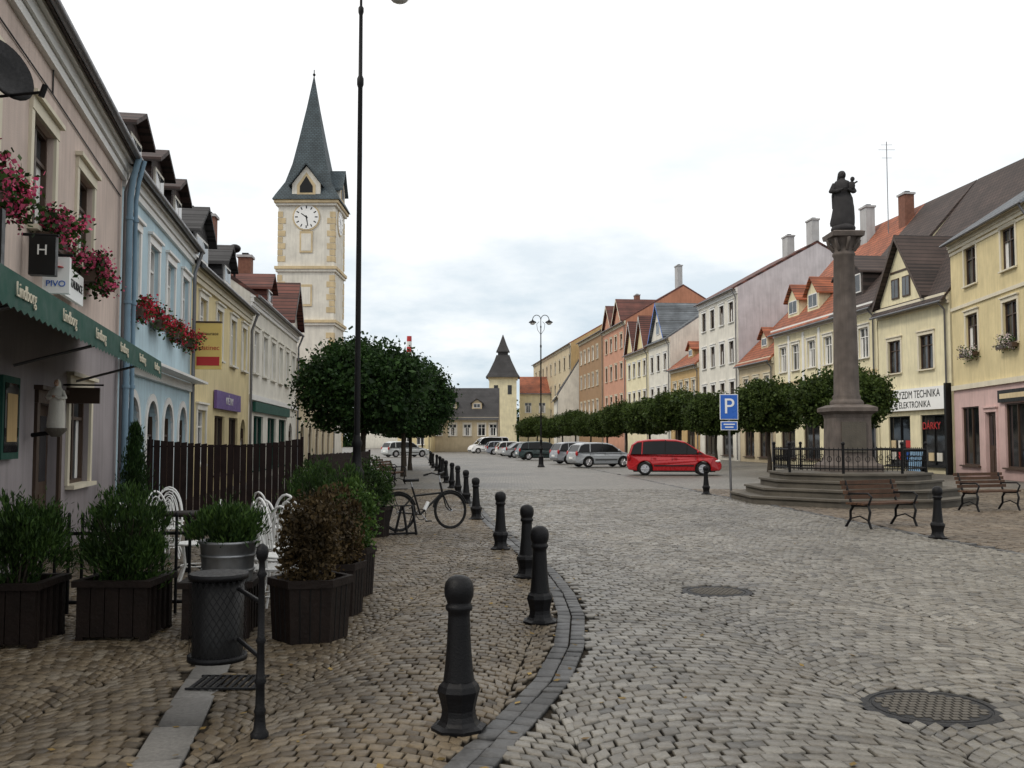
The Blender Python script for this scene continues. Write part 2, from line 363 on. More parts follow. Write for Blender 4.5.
# ------------------------------------------------------------------ houses
def wall(B,mat,x0,x1,z0,z1,ops,y=0.,dep=.18,part='walls'):
    xs=sorted({x0,x1,*[v for o in ops for v in (o[0],o[1]) if x0<v<x1]}); zs=sorted({z0,z1,*[v for o in ops for v in (o[2],o[3]) if z0<v<z1]})
    for i in range(len(xs)-1):
        for j in range(len(zs)-1):
            cx,cz=(xs[i]+xs[i+1])/2,(zs[j]+zs[j+1])/2
            if any(o[0]<cx<o[1] and o[2]<cz<o[3] for o in ops): continue
            B.quad(part,mat,(xs[i],y,zs[j]),(xs[i+1],y,zs[j]),(xs[i+1],y,zs[j+1]),(xs[i],y,zs[j+1]))
    for a,b,c,d in [o[:4] for o in ops]:
        B.quad(part,mat,(a,y,c),(a,y,d),(a,y+dep,d),(a,y+dep,c)); B.quad(part,mat,(b,y,c),(b,y+dep,c),(b,y+dep,d),(b,y,d))
        B.quad(part,mat,(a,y,d),(b,y,d),(b,y+dep,d),(a,y+dep,d)); B.quad(part,mat,(a,y,c),(a,y+dep,c),(b,y+dep,c),(b,y,c))
def win(B,x,z,w,h,st='w',fr='white',tr=None,y=0.,wallm='offwhite'):
    a,b,c,d=x-w/2,x+w/2,z,z+h
    if st=='door':
        B.box('doors',fr,a,b,y+.12,y+.17,c,d); 
        for i in (0,1):
            xx=a+.12+i*(w/2-.04); B.box('doors','glassd',xx,xx+w/2-.2,y+.112,y+.118,c+h*.5,d-.15); B.box('doors',fr,xx,xx+w/2-.2,y+.10,y+.118,c+.2,c+h*.42)
    else:
        g='glassd' if st in('shop','arch') else 'glass'
        B.quad('window_glass',g,(a,y+.15,c),(b,y+.15,c),(b,y+.15,d),(a,y+.15,d))
        f=.06; y0,y1=y+.08,y+.148
        B.box('window_frames',fr,a,a+f,y0,y1,c,d); B.box('window_frames',fr,b-f,b,y0,y1,c,d)
        B.box('window_frames',fr,a+f,b-f,y0,y1,c,c+f); B.box('window_frames',fr,a+f,b-f,y0,y1,d-f,d)
        if st!='shop':
            B.box('window_frames',fr,x-.04,x+.04,y0+.005,y1,c+f,d-f)
            zt=c+h*.68; B.box('window_frames',fr,a+f,x-.04,y0+.01,y1,zt,zt+.05); B.box('window_frames',fr,x+.04,b-f,y0+.01,y1,zt,zt+.05)
            if random.random()<.6:
                cw=w*random.uniform(.12,.25)
                B.box('curtains','white',a+f,a+f+cw,y+.142,y+.146,c+f,zt); B.box('curtains','white',b-f-cw,b-f,y+.142,y+.146,c+f,zt)
        else:
            n=max(1,int(w/1.4))
            for i in range(1,n+1):
                xx=a+w*i/(n+1); B.box('window_frames',fr,xx-.03,xx+.03,y0+.005,y1,c+f,d-f)
    if st=='arch':
        n=8; R=w/2; hh=min(R,h*.4)
        for sgn in (-1,1):
            pts=[(x+sgn*R,y,d)]+[(x+sgn*R*math.cos(t),y,d-hh+hh*math.sin(t)) for t in [math.pi/2*i/n for i in range(n+1)]]
            B.add('walls',wallm,pts,[tuple(range(len(pts)))])
            for i in range(n):
                p,q=pts[1+i],pts[2+i]; B.quad('walls',wallm,p,q,(q[0],y+.14,q[2]),(p[0],y+.14,p[2]))
    if tr and st!='arch':
        t=.14; B.box('trim',tr,a-t,a-.002,y-.04,y+.01,c,d); B.box('trim',tr,b+.002,b+t,y-.04,y+.01,c,d); B.box('trim',tr,a-t,b+t,y-.05,y+.01,d+.002,d+t+.03)
        B.box('trim',tr,a-t-.05,b+t+.05,y-.11,y+.01,d+t+.032,d+t+.09)
    if tr and st=='arch':
        n=12; R=w/2; hh=min(R,h*.4)
        for i in range(n):
            t0,t1=math.pi*i/n,math.pi*(i+1)/n; P=lambda r,t,yy:(x+(R+r)*math.cos(t),yy,d-hh+(hh+r)*math.sin(t))
            B.quad('trim',tr,P(0,t0,y-.04),P(.16,t0,y-.04),P(.16,t1,y-.04),P(0,t1,y-.04)); B.quad('trim',tr,P(.16,t0,y-.04),P(.16,t1,y-.04),P(.16,t1,y),P(.16,t0,y)); B.quad('trim',tr,P(0,t0,y-.04),P(0,t1,y-.04),P(0,t1,y+.02),P(0,t0,y+.02))
        B.box('trim',tr,a-.16,a,y-.04,y+.01,c,d-hh); B.box('trim',tr,b,b+.16,y-.04,y+.01,c,d-hh)
    if st!='door' and c>.3: B.box('sills',tr or fr,a-.1,b+.1,y-.13,y+.1,c-.06,c+.001)
def appwin(B,x,z,w,h,y,fr='white'):
    B.box('gable_windows',fr,x-w/2,x+w/2,y-.05,y,z,z+h)
    for i in (0,1):
        a=x-w/2+.06+i*(w/2-.03); B.box('gable_windows','glass',a,a+w/2-.09,y-.056,y-.049,z+.07,z+h-.07)
def house(name,p0,p1,D,ze,zr,wallm,roofm,rows,trim=None,corn='cream',fr='white',th=.16,ov=.4,roofsplit=None,sidem=None,lower=None):
    dx,dy=p1[0]-p0[0],p1[1]-p0[1]; L=math.hypot(dx,dy); B=G(name,(p0[0],p0[1],0),math.atan2(dy,dx)); B.L=L; B.ze=ze; B.s=(zr-ze)/(D/2)
    ops=[]
    for row in rows:
        zb,h,xs,w,st=row[:5]; f=row[5] if len(row)>5 else fr; t=row[6] if len(row)>6 else trim
        for x in xs:
            ops.append((x-w/2,x+w/2,zb,zb+h)); win(B,x,zb,w,h,st,f,t,wallm=(lower[1] if lower and zb<lower[0] else wallm))
    if lower:
        zl,lm=lower; wall(B,lm,0,L,0,zl,[o for o in ops if o[3]<=zl]); wall(B,wallm,0,L,zl,ze,[o for o in ops if o[2]>=zl])
        B.box('trim',corn,.01,L-.01,-.12,-.001,zl-.1,zl+.12)
    else: wall(B,wallm,0,L,0,ze,ops)
    sm=sidem or wallm
    for x in (.012,L-.012): B.quad('walls',sm,(x,0,0),(x,D,0),(x,D,ze),(x,D/2,zr-th),(x,0,ze))
    B.quad('walls',sm,(0,D,0),(L,D,0),(L,D,ze),(0,D,ze))
    s=B.s; sec=[(-ov,ze-ov*s+.06),(D/2,zr+.06),(D+ov,ze-ov*s+.06),(D+ov,ze-ov*s-th+.06),(D/2,zr-th),(-ov,ze-ov*s-th+.06)]
    cuts=[0,*( [roofsplit[0]] if roofsplit else []),L]; ms=[roofm]+([roofsplit[1]] if roofsplit else [])
    for i,m in enumerate(ms):
        B.loft('roof',m,[[(cuts[i],y,z) for y,z in sec],[(cuts[i+1],y,z) for y,z in sec]],sm=False)
    if corn:
        k=min(1,ov/.35)
        B.box('cornice',corn,.01,L-.01,-.10*k,-.001,ze-.62,ze-.48); B.box('cornice',corn,.01,L-.01,-.16*k,-.001,ze-.47,ze-.3); B.box('cornice',corn,.01,L-.01,-.25*k,-.001,ze-.29,ze-.12)
    B.tube('gutter','greyiron',[(0,-ov-.05,ze-ov*s-.05),(L,-ov-.05,ze-ov*s-.05)],.06,8)
    B.tube('gutter','greyiron',[(L-.25,-ov-.05,ze-ov*s-.1),(L-.25,-.12,ze-.9),(L-.25,-.12,0.1)],.05,8)
    return B
def roofy(B,z): return (z-B.ze)/B.s
def dormer(B,x,w,zb,h,wm,rm,rise=.6,fr='white'):
    yf=roofy(B,zb)-.0; yb=roofy(B,zb+h+rise)+.4
    B.box('dormers',wm,x-w/2,x+w/2,yf-.1,yb,zb-.15,zb+h)
    B.add('dormers',wm,[(x-w/2,yf-.1,zb+h),(x+w/2,yf-.1,zb+h),(x,yf-.1,zb+h+rise)],[(0,1,2)])
    o=.22; t=.1; k=rise/(w/2)
    for sg in (-1,1):
        a=[(x+sg*(w/2+o),yf-.35,zb+h-o*k+.03),(x,yf-.35,zb+h+rise+.03),(x,yb,zb+h+rise+.03),(x+sg*(w/2+o),yb,zb+h-o*k+.03)]
        b=[(p[0],p[1],p[2]+t) for p in a]
        B.add('dormers',rm,a+b,[(0,1,2,3),(4,5,6,7),(0,1,5,4),(1,2,6,5),(2,3,7,6),(3,0,4,7)])
    appwin(B,x,zb+.12,w-.45,h-.2,yf-.1,fr)
def chimney(B,x,y,zb,zt,w=.7,m='brickp'):
    B.box('chimneys',m,x-w/2,x+w/2,y-.3,y+.3,zb,zt); B.box('chimneys','grey',x-w/2-.07,x+w/2+.07,y-.37,y+.37,zt,zt+.12)
    B.box('chimneys','black',x-w/4,x+w/4,y-.15,y+.15,zt+.12,zt+.25)
def frontgable(B,x0,x1,zb,za,m,rm,D=4.,fr='brownf'):
    xm=(x0+x1)/2; y=-.06
    B.box('gable',m,x0,x1,y,.3,zb-.02,zb+.3)
    B.add('gable',m,[(x0,y,zb+.3),(x1,y,zb+.3),(xm,y,za),(x0,D,zb+.3),(x1,D,zb+.3),(xm,D,za)],[(0,1,2),(0,2,5,3),(1,4,5,2)])
    k=(za-zb-.3)/(xm-x0); o=.3; t=.16
    for sg in (-1,1):
        hx=abs(xm-x0)+o
        a=[(xm+sg*hx,y-.35,za-hx*k+.05),(xm,y-.35,za+.05),(xm,D+2,za+.05),(xm+sg*hx,D+2,za-hx*k+.05)]; b=[(p[0],p[1],p[2]+t) for p in a]
        B.add('gable_roof',rm,a+b,[(0,1,2,3),(4,5,6,7),(0,1,5,4),(1,2,6,5),(2,3,7,6),(3,0,4,7)])
        B.add('gable_roof',fr,[(a[0][0],y-.36,a[0][2]-.14),(xm,y-.36,za-.09),(xm,y-.36,za+.2),(a[0][0],y-.36,a[0][2]+.15)],[(0,1,2,3)])
def flowers(loc,rot,w,petal,h=.35,n=420,droop=.25,name='flower_box'):
    g=G(name,loc,rot); g.box('trough','brownf',-w/2,w/2,-.22,-.02,-.2,-.02)
    nc=max(4,int(w*9))
    cc=np.stack([rng.uniform(-w/2,w/2,nc),rng.uniform(-.28,-.02,nc),rng.uniform(-droop,h*.7,nc)],1)
    def pp(n,s): 
        i=rng.integers(0,nc,n); return cc[i]+rng.normal(size=(n,3))*s
    me=leafobj('blooms',[(pp(int(n*1.5),.1),.075,.7,'conif',None,0),(pp(int(n*1.4),.085)+np.array([0,-.05,.02]),.05,.9,petal,None,0)])
    add_mesh_child(g,'blooms',me); return g.finish()
def along(p0,p1,u,out):
    d=Vector((p1[0]-p0[0],p1[1]-p0[1])).normalized(); n=Vector((d.y,-d.x))
    return (p0[0]+d.x*u+n.x*out,p0[1]+d.y*u+n.y*out),math.atan2(d.y,d.x)
# ---- LEFT 1 pink
a,b=(-4.21,4.0),(-7.53,18.3)
ux=lambda Y:(Y-4)*1.0266
B=house('pink_house',a,b,9,7.25,10.2,'pink','rbr',[(4.3,1.45,[ux(7.2),ux(9.8),ux(12.4),ux(15)],1.15,'w','brownf','cream'),
   (0,2.1,[ux(13.05)],1.15,'door','brownf','brownf'),(.95,1.45,[ux(15)],1.5,'w','brownf','cream'),(.95,1.45,[ux(8.2)],1.5,'w','brownf','cream')],corn='white',lower=(3.36,'lilac'),ov=.28)
ae=ux(14.9)
B.add('awning','awning2',[(0,-.02,3.3),(ae,-.02,3.3),(ae,-1.2,2.86),(0,-1.2,2.86),(0,-.02,3.27),(ae,-.02,3.27),(ae,-1.2,2.83),(0,-1.2,2.83)],[(0,1,2,3),(4,7,6,5),(1,5,6,2)])
nv=60
for i in range(nv):
    x0,x1=ae*i/nv,ae*(i+1)/nv
    B.quad('awning','awning',(x0,-1.21,2.86),(x1,-1.21,2.86),(x1,-1.22,2.60),((x0+x1)/2,-1.22,2.57),(x0,-1.22,2.60))
for i in range(7): B.text('Lindborg',(1.6+i*1.5,-1.23,2.73),.16,'cream')
for x in (.8,4,7.5,ae-.4): B.tube('awning_arms','greyiron',[(x,-.02,2.5),(x,-1.15,2.83)],.02)
def lb(x0,x1,y0,y1,z0,z1,m,p='wall_signs'): B.box(p,m,x0,x1,y0,y1,z0,z1)
u=ux(11); lb(u-.35,u+.35,-.09,-.001,1.4,2.35,'awning','menu_case'); lb(u-.28,u+.28,-.10,-.091,1.48,2.27,'glassd','menu_case'); lb(u-.2,u+.2,-.105,-.101,1.6,2.15,'ochre','menu_case')
u=ux(11.55); B.tube('wall_signs','blackiron',[(u,0,4.12),(u,-.42,4.12)],.02); lb(u-.07,u+.07,-.40,-.1,3.62,4.1,'black'); B.text('H',(u-.075,-.25,3.92),.18,'white',(90,0,-90))
u=ux(12.2); B.tube('wall_signs','blackiron',[(u,0,4.0),(u,-.45,4.0)],.02); lb(u-.05,u+.05,-.42,-.1,3.50,3.97,'signwhite'); B.lathe('wall_signs','red',[(.0,-.0),(.09,0),(.09,.01),(0,.01)],(u-.055,-.26,3.83),12); B.text('PIVO',(u-.056,-.26,3.62),.11,'signblue',(90,0,-90))
u=ux(13.7); lb(u-.6,u+.6,-.16,-.1,3.62,4.05,'signwhite'); B.text('RESTAURACE',(u,-.165,3.84),.17,'black')
u=ux(9.3); lb(u-.06,u+.06,-.42,-.1,3.3,3.9,'black'); lb(u-.066,u-.061,-.38,-.14,3.36,3.84,'ochre')
u=ux(13.9); lb(u-.03,u+.03,-.5,-.05,2.15,2.38,'brownf'); B.tube('wall_signs','blackiron',[(u,0,2.42),(u,-.55,2.42)],.015)
B.tube('cables','black',[(.5,-.02,6.3),(5,-.02,6.28),(9,-.02,6.3),(14.4,-.02,6.25)],.012,4)
u=ux(12.75); B.tube('cables','black',[(u,-.02,6.3),(u,-.02,7.0)],.012,4)
B.finish()
for Y in (7.2,9.8,12.4,15):
    (p,r)=along(a,b,ux(Y),.06); flowers((p[0],p[1],4.25),r,1.1,'petalp',.34,520)
g=G('drainpipe'); 
for k,(ox,rr) in enumerate(((0,.06),(.22,.045))):
    x,y=-7.27+ox*.1,18.05+ox; g.tube('p','bluepipe',[(x-.05+.2,y,7.0),(x+.05,y,6.6),(x,y,6.2),(x,y,0.0)],rr,8)
    for z in (1,2.6,4.2,5.8): g.tube('p','bluepipe',[(x,y,z),(x,y,z+.06)],rr+.02,8)
g.finish(True)
g=G('satellite_dish',(-5.12,9.5,5.36)); T=Matrix.Rotation(rad(-20),4,'Z')@Matrix.Rotation(rad(72),4,'Y'); g.T=T
g.lathe('d','blackiron',[(.05,-.10),(.2,-.07),(.33,0),(.34,.01),(.2,-.05),(.01,-.085)],seg=24); g.T=None  # black dish: its backlit shade is put into the colour
g.tube('d','greyiron',[(-.3,0,-.05),(-.1,0,-.05)],.03); g.tube('d','blackiron',[(-.05,0,-.28),(.45,-.1,-.27)],.015); g.tube('d','blackiron',[(.42,-.1,-.32),(.46,-.1,-.2)],.03,8)
g.finish(True)
# ---- LEFT 2 blue
a,b=(-7.53,18.3),(-9.01,26.8)
B=house('blue_house',a,b,9,7.15,10.6,'blue','rbr',[(4.3,1.65,[1.1,3.2,5.3,7.5],1.05,'w','white','white'),(0,2.5,[1.3,3.3,5.3,7.4],1.2,'arch','brownf','white')],corn='white',lower=(3.05,'blue'),ov=.25)
for x in (1.7,4.3,6.9): dormer(B,x,1.5,7.35,.7,'rdorm','rdorm',.35,fr='offwhite')
B.box('trim','white',.02,B.L-.02,-.5,-.14,3.17,3.23)
B.finish()
for x in (1.1,3.2,5.3,7.5):
    p,r=along(a,b,x,.06); flowers((p[0],p[1],4.3),r,.9,'petalr',.22,300,.2)
# ---- LEFT 3 yellow
a,b=(-9.01,26.8),(-10.24,37.3)
B=house('yellow_house',a,b,9,6.75,9.6,'yellow','rdk',[(4.2,1.6,[1.6,4.2,6.8,9.2],1.0,'w','white','offwhite'),(0.9,1.6,[1.6],1.2,'w','white','offwhite'),(.5,1.9,[4.6,7.2],1.8,'shop','brownf',None),(0,2.4,[9.3],1.2,'arch','brownf',None)],corn='cream',ov=.28)
dormer(B,2.6,2.2,7.0,.9,'rdk','rdk',.8); dormer(B,7.0,1.6,7.0,.8,'rdk','rdk',.6); chimney(B,9,2,7.5,10.1)
B.box('sign','purple',3.4,8,-.12,-.03,2.62,3.2); B.text('KVĚTINY',(5.7,-.125,2.9),.34,'white')
B.box('sign','signyel',-.06,.06,-.85,-.12,3.6,4.9); B.text('Restaurace',(-.065,-.48,4.6),.13,'brownf',(90,0,-90)); B.text('hostinec',(-.065,-.48,4.2),.19,'red',(90,0,-90))
B.box('sign','red',-.066,-.061,-.8,-.18,3.7,3.95)
B.box('sign','brownf',-.07,.07,-.85,-.12,4.9,4.95)
B.finish()
# ---- LEFT 4 white
a,b=(-10.24,37.3),(-11.65,51.8)
B=house('white_house',a,b,10,7.5,11,'offwhite','rred',[(4.3,1.7,[1.5,3.8,6.1,8.4,10.7,13],1.1,'w','white','offwhite'),(.4,2.2,[2.4,6,9.4],2.4,'shop','awning',None),(0,2.5,[12.3],1.4,'arch','brownf',None)],corn='white',lower=(3.3,'offwhite'),ov=.3)
B.box('shopfront','awning',.8,11,-.14,-.02,2.75,3.15); chimney(B,4,2.5,8,11.2); chimney(B,9,1.8,8,10.4); dormer(B,7,1.6,7.8,.8,'rred','rred',.6)
frontgable(B,10.6,14.2,7.4,9.6,'offwhite','rred',3)
B.tube('vent','blackiron',[(2,1,7.8),(2,1,9.4)],.05); B.ell('vent','blackiron',(2,1,9.5),(.25,.25,.18))
B.finish()
# ---- LEFT 5 town hall
a,b=(-11.65,51.8),(-13.8,74)
B=house('town_hall',a,b,10,6.0,8.8,'beige','rred',[(3.7,1.3,[2,5,8,11,14,17,20],1.1,'w','white','cream'),(0,2.6,[2.5,6.5,10.5,14.5,18.5],1.8,'arch','brownf','cream')],corn='cream'); B.finish()
# ---- clock tower
g=G('clock_tower',(-16.05,76.3,0)); h=2.2
g.box('shaft','offwhite',-h,h,-h,h,0,20.4)
for zc,o in ((10.7,.22),(14.9,.22),(20.1,.3)):
    g.box('cornices','yquoin',-h-o,h+o,-h-o,h+o,zc,zc+.22); g.box('cornices','offwhite',-h-o*.6,h+o*.6,-h-o*.6,h+o*.6,zc-.2,zc-.001)
z=1.
while z<19.4:
    if not any(abs(z+.2-q)<.55 for q in (10.7,14.9)):
        w=.58 if int(z/.5)%2 else .36
        for sx in (-1,1):
            for sy in (-1,1):
                xa,xb=sorted((sx*(h+.03),sx*(h-w))); ya,yb=sorted((sy*(h+.03),sy*(h-w)))
                g.box('quoins','yquoin',xa,xb,ya,yb,z,z+.44)
    z+=.5
for zc in (12.0,16.2):
    g.box('windows','yquoin',-.5,.5,-h-.06,-h,zc,zc+1.7); g.box('windows','offwhite',-.38,.38,-h-.07,-h-.055,zc+.15,zc+1.5)
def disc(part,m,c,R,t,ax):
    v=[];n=32
    for k in (0,t):
        for i in range(n):
            q=2*math.pi*i/n; v.append((c[0]+R*math.cos(q),c[1]-k,c[2]+R*math.sin(q)) if ax=='y' else (c[0]+k,c[1]+R*math.cos(q),c[2]+R*math.sin(q)))
    g.add(part,m,v,[tuple(range(n)),tuple(range(n,2*n))]+[(i,(i+1)%n,n+(i+1)%n,n+i) for i in range(n)])
for ax in ('y','x'):
    c=(0,-h-.0,19.0) if ax=='y' else (h,0,19.0)
    disc('clock','yquoin',c,1.08,.06,ax); disc('clock','signwhite',c,.97,.08,ax)
    for i in range(12):
        q=rad(30*i)
        P=lambda r,w:((c[0]+r*math.sin(q)+w*math.cos(q),c[1]-.085,c[2]+r*math.cos(q)-w*math.sin(q)) if ax=='y' else (c[0]+.085,c[1]+r*math.sin(q)+w*math.cos(q),c[2]+r*math.cos(q)-w*math.sin(q)))
        g.quad('clock','black',P(.66,-.045),P(.66,.045),P(.88,.045),P(.88,-.045))
    for ang,ln in ((-55,.5),(170,.72)):
        q=rad(ang); P=lambda r,w:((c[0]+r*math.sin(q)+w*math.cos(q),c[1]-.095,c[2]+r*math.cos(q)-w*math.sin(q)) if ax=='y' else (c[0]+.095,c[1]+r*math.sin(q)+w*math.cos(q),c[2]+r*math.cos(q)-w*math.sin(q)))
        g.quad('clock','black',P(-.12,-.05),P(-.12,.05),P(ln,.03),P(ln,-.03))
def sq(r,z): return [(r*x,r*y,z) for x,y in ((-1,-1),(1,-1),(1,1),(-1,1))]
g.loft('spire','copper',[sq(2.62,20.35),sq(2.42,20.75),sq(1.8,21.9),sq(1.35,23.5),sq(.95,25.6),sq(.47,28.3),sq(.04,31.0)],sm=False)
g.tube('finial','blackiron',[(0,0,30.9),(0,0,31.6)],.04); g.ell('finial','blackiron',(0,0,31.2),(.12,.12,.12))
for r in (0,90):
    g.T=Matrix.Rotation(rad(r),4,'Z')
    g.add('spire_gables','offwhite',[(-1.1,-2.4,20.3),(1.1,-2.4,20.3),(1.1,-2.4,21.6),(0,-2.4,23.0),(-1.1,-2.4,21.6),(-1.1,-.5,20.3),(1.1,-.5,20.3),(1.1,-.5,21.6),(0,-.5,23.0),(-1.1,-.5,21.6)],[(0,1,2,3,4),(0,4,9,5),(1,6,7,2)])
    for sg in (-1,1): g.add('spire','copper',[(sg*1.35,-2.65,21.35),(0,-2.65,23.1),(0,-.4,23.1),(sg*1.35,-.4,21.35),(sg*1.35,-2.65,21.5),(0,-2.65,23.28),(0,-.4,23.28),(sg*1.35,-.4,21.5)],[(0,1,2,3),(4,5,6,7),(0,1,5,4),(0,3,7,4)])
    g.add('spire_gables','yquoin',[(-.72,-2.42,20.6),(.72,-2.42,20.6),(.72,-2.42,21.5),(0,-2.42,22.5),(-.72,-2.42,21.5)],[(0,1,2,3,4)])
    g.add('spire_gables','black',[(-.5,-2.44,20.9),(.5,-2.44,20.9),(.5,-2.44,21.4),(0,-2.44,22.2),(-.5,-2.44,21.4)],[(0,1,2,3,4)])
g.T=None; g.finish()
# ---------------- RIGHT SIDE
fl=lambda Y:(25.45-.108*Y,Y)
a,b=(20.6,44.7),(19.8,36.0)
B=house('yellow_corner_house',a,b,11,11,14.6,'yellow','rgy',[(8.5,1.7,[2.4,6.4],1.35,'w','brownf','cream'),(5.5,1.7,[2.4,6.4],1.35,'w','brownf','cream'),(0,2.8,[4.2],1.1,'door','brownf','shoppink'),(0.5,2.6,[1.9,6.6],2.0,'shop','brownf',None)],corn='cream',lower=(4.0,'shoppink'))
B.box('trim','cream',.02,B.L-.02,-.07,-.001,7.6,7.75); B.box('cornice','cream',.01,B.L-.01,-.05,-.001,10.2,10.32)
B.box('sign','black',5.2,8.2,-.12,-.03,3.15,3.65); B.box('sign','yquoin',5.4,8.0,-.125,-.121,3.3,3.5)
B.finish()
for x in (2.4,6.4):
    p,r=along(a,b,x,.08); flowers((p[0],p[1],5.5),r,1.6,'petalw',.35,300)
a,b=fl(51.8),fl(44.9)
B=house('gabled_shop_house',a,b,12,8.7,16.0,'creamw','rbr',[(5.1,1.7,[1.7,4.8],1.3,'w','brownf','cream'),(.35,2.5,[2.0,5.2],2.2,'shop','black',None)],corn='cream')
frontgable(B,.4,4.9,8.6,12.0,'creamw','rbr',4); 
for x in (2.1,3.2): appwin(B,x,8.95,.75,1.05,-.07,'brownf')
B.box('gable','brownf',1.6,3.7,-.1,-.061,10.3,10.4)
B.box('sign','signwhite',.6,6.7,-.22,-.03,3.1,4.2); B.text('HARKYZDM TECHNIKA',(3.72,-.225,3.87),.54,'black',sx=.90); B.text('A ELEKTRONIKA',(3.72,-.225,3.37),.46,'black')
B.text('DÁRKY',(5.0,.05,2.3),.5,'red'); B.box('shopfront','black',6.75,B.L-.02,-.3,-.02,0,4.3)
for i in range(9):
    x=.95+(i%3)*.75+(2.9 if i>5 else 0); B.box('shop_display',['offwhite','red','signblue','yquoin'][i%4],x,x+.45,.10,.14,.6+.6*(i//3%2),1.0+.6*(i//3%2))
B.finish()
a,b=fl(66.6),fl(51.9)
B=house('ornate_cream_house',a,b,12,9.3,16.0,'creamw','ror',[(6.2,1.7,[1.6,3.7,6.2,8.6,11.1,13.2],1.15,'w','white','offwhite'),(0.4,2.6,[2.2,6.0,9.8,13],2.4,'shop','brownf',None)],corn='white',roofsplit=(9.5,'rbr'),lower=(4.2,'creamw'))
dormer(B,2.2,1.8,10.0,1.1,'creamw','ror',.9); dormer(B,5.4,1.8,10.0,1.1,'creamw','ror',.9); dormer(B,10.5,3.4,10.0,1.3,'rbr','rbr',1.1)
chimney(B,4,5,14,17.0,.9,'grey'); chimney(B,9,5,14.5,16.6,.8)
for x in (2.65,5,7.4,9.85,12.2): B.box('trim','white',x-.15,x+.15,-.06,-.001,4.5,8.6)
B.box('trim','yquoin',.1,B.L-.1,-.05,-.001,5.3,5.5)
B.finish()
a,b=fl(73.7),fl(66.7)
B=house('small_beige_house',a,b,9,7.6,12,'beige','ror',[(4.6,1.6,[1.5,3.6,5.7],1.0,'w','white','cream'),(.4,2.4,[2,5],2,'shop','brownf',None)]); dormer(B,3.5,1.4,8.4,.8,'beige','ror',.6); B.finish()
a,b=fl(83.8),fl(73.8)
B=house('tall_white_house',a,b,13,13.6,17.2,'offwhite','rred',[(10.9,1.6,[1.5,3.8,6.2,8.5],1.1,'w','brownf','white'),(7.7,1.7,[1.5,3.8,6.2,8.5],1.1,'w','brownf','white'),(4.5,1.7,[1.5,3.8,6.2,8.5],1.1,'w','brownf','white'),(.4,2.6,[2.6,7.2],2.6,'shop','brownf',None)],corn='white',sidem='lav'); chimney(B,9,6.6,16.5,19,1.1,'grey'); chimney(B,6,5.8,16,18.3,1.1,'grey'); B.finish()
a,b=fl(93),fl(83.9)
B=house('low_orange_house',a,b,10,8.6,12.4,'ochre','ror',[(5.4,1.6,[1.5,3.5,5.5,7.5],1.1,'w','white','cream'),(.4,2.5,[2.4,6.5],2.4,'shop','brownf',None)]); dormer(B,4,1.5,9.3,.8,'ochre','ror',.6); B.finish()
a,b=fl(101.5),fl(93.1)
B=house('blue_gabled_house',a,b,11,11.8,15.5,'offwhite','rgy',[(8.6,1.6,[1.5,4,6.6],1.1,'w','brownf','white'),(5.2,1.7,[1.5,4,6.6],1.1,'w','brownf','white')]); frontgable(B,1.5,7,11.7,15.4,'offwhite','rgy',4,fr='signblue'); appwin(B,4.2,12.3,1.2,1.4,-.07); B.finish()
a,b=fl(112),fl(101.6)
B=house('yellow_gabled_house',a,b,11,11.6,15,'creamw','rred',[(8.6,1.6,[1.7,4,6.4,8.8],1.1,'w','brownf','white'),(5.2,1.7,[1.7,4,6.4,8.8],1.1,'w','brownf','white')]); frontgable(B,.8,4.6,11.5,15,'yellow','rred',4,fr='white'); frontgable(B,5.8,9.6,11.5,15,'yellow','rred',4,fr='white'); B.finish()
a,b=fl(125),fl(112.1)
B=house('terracotta_house',a,b,14,15.8,20,'rose','rred',[(12.6,1.7,[2,4.8,7.6,10.6],1.2,'w','brownf','cream'),(9,1.8,[2,4.8,7.6,10.6],1.2,'w','brownf','cream'),(5.2,1.8,[2,4.8,7.6,10.6],1.2,'w','brownf','cream')],sidem='salmon'); frontgable(B,1,5.6,15.7,18.5,'rose','rred',4,fr='cream'); frontgable(B,7,11.6,15.7,18.5,'rose','rred',4,fr='cream'); chimney(B,11,7,19,22.5,1.2,'grey'); B.finish()
a,b=fl(143),fl(125.1)
B=house('brown_house',a,b,14,16.2,20,'brownp','rred',[(12.6,1.8,[2,5,8,11,14],1.2,'w','white','cream'),(9,1.8,[2,5,8,11,14],1.2,'w','white','cream'),(5.2,1.8,[2,5,8,11,14],1.2,'w','white','cream')]); chimney(B,12,6,18,21.5,1.2); chimney(B,5,6,18,21.5,1.2); B.finish()
a,b=fl(195),fl(150)
B=house('long_ochre_house',a,b,14,17,21,'beige','ror',[(13,2,[4+i*5 for i in range(9)],1.5,'w','brownf','cream'),(9,2,[4+i*5 for i in range(9)],1.5,'w','brownf','cream'),(5,2,[4+i*5 for i in range(9)],1.5,'w','brownf','cream')],sidem='ochre'); B.finish()
B=house('grey_gabled_house',(6.9,158),(6.9,143.5),7.4,8.5,14.5,'offwhite','rdk',[(4.5,1.6,[3,7,11],1.2,'w')],sidem='offwhite'); B.finish()
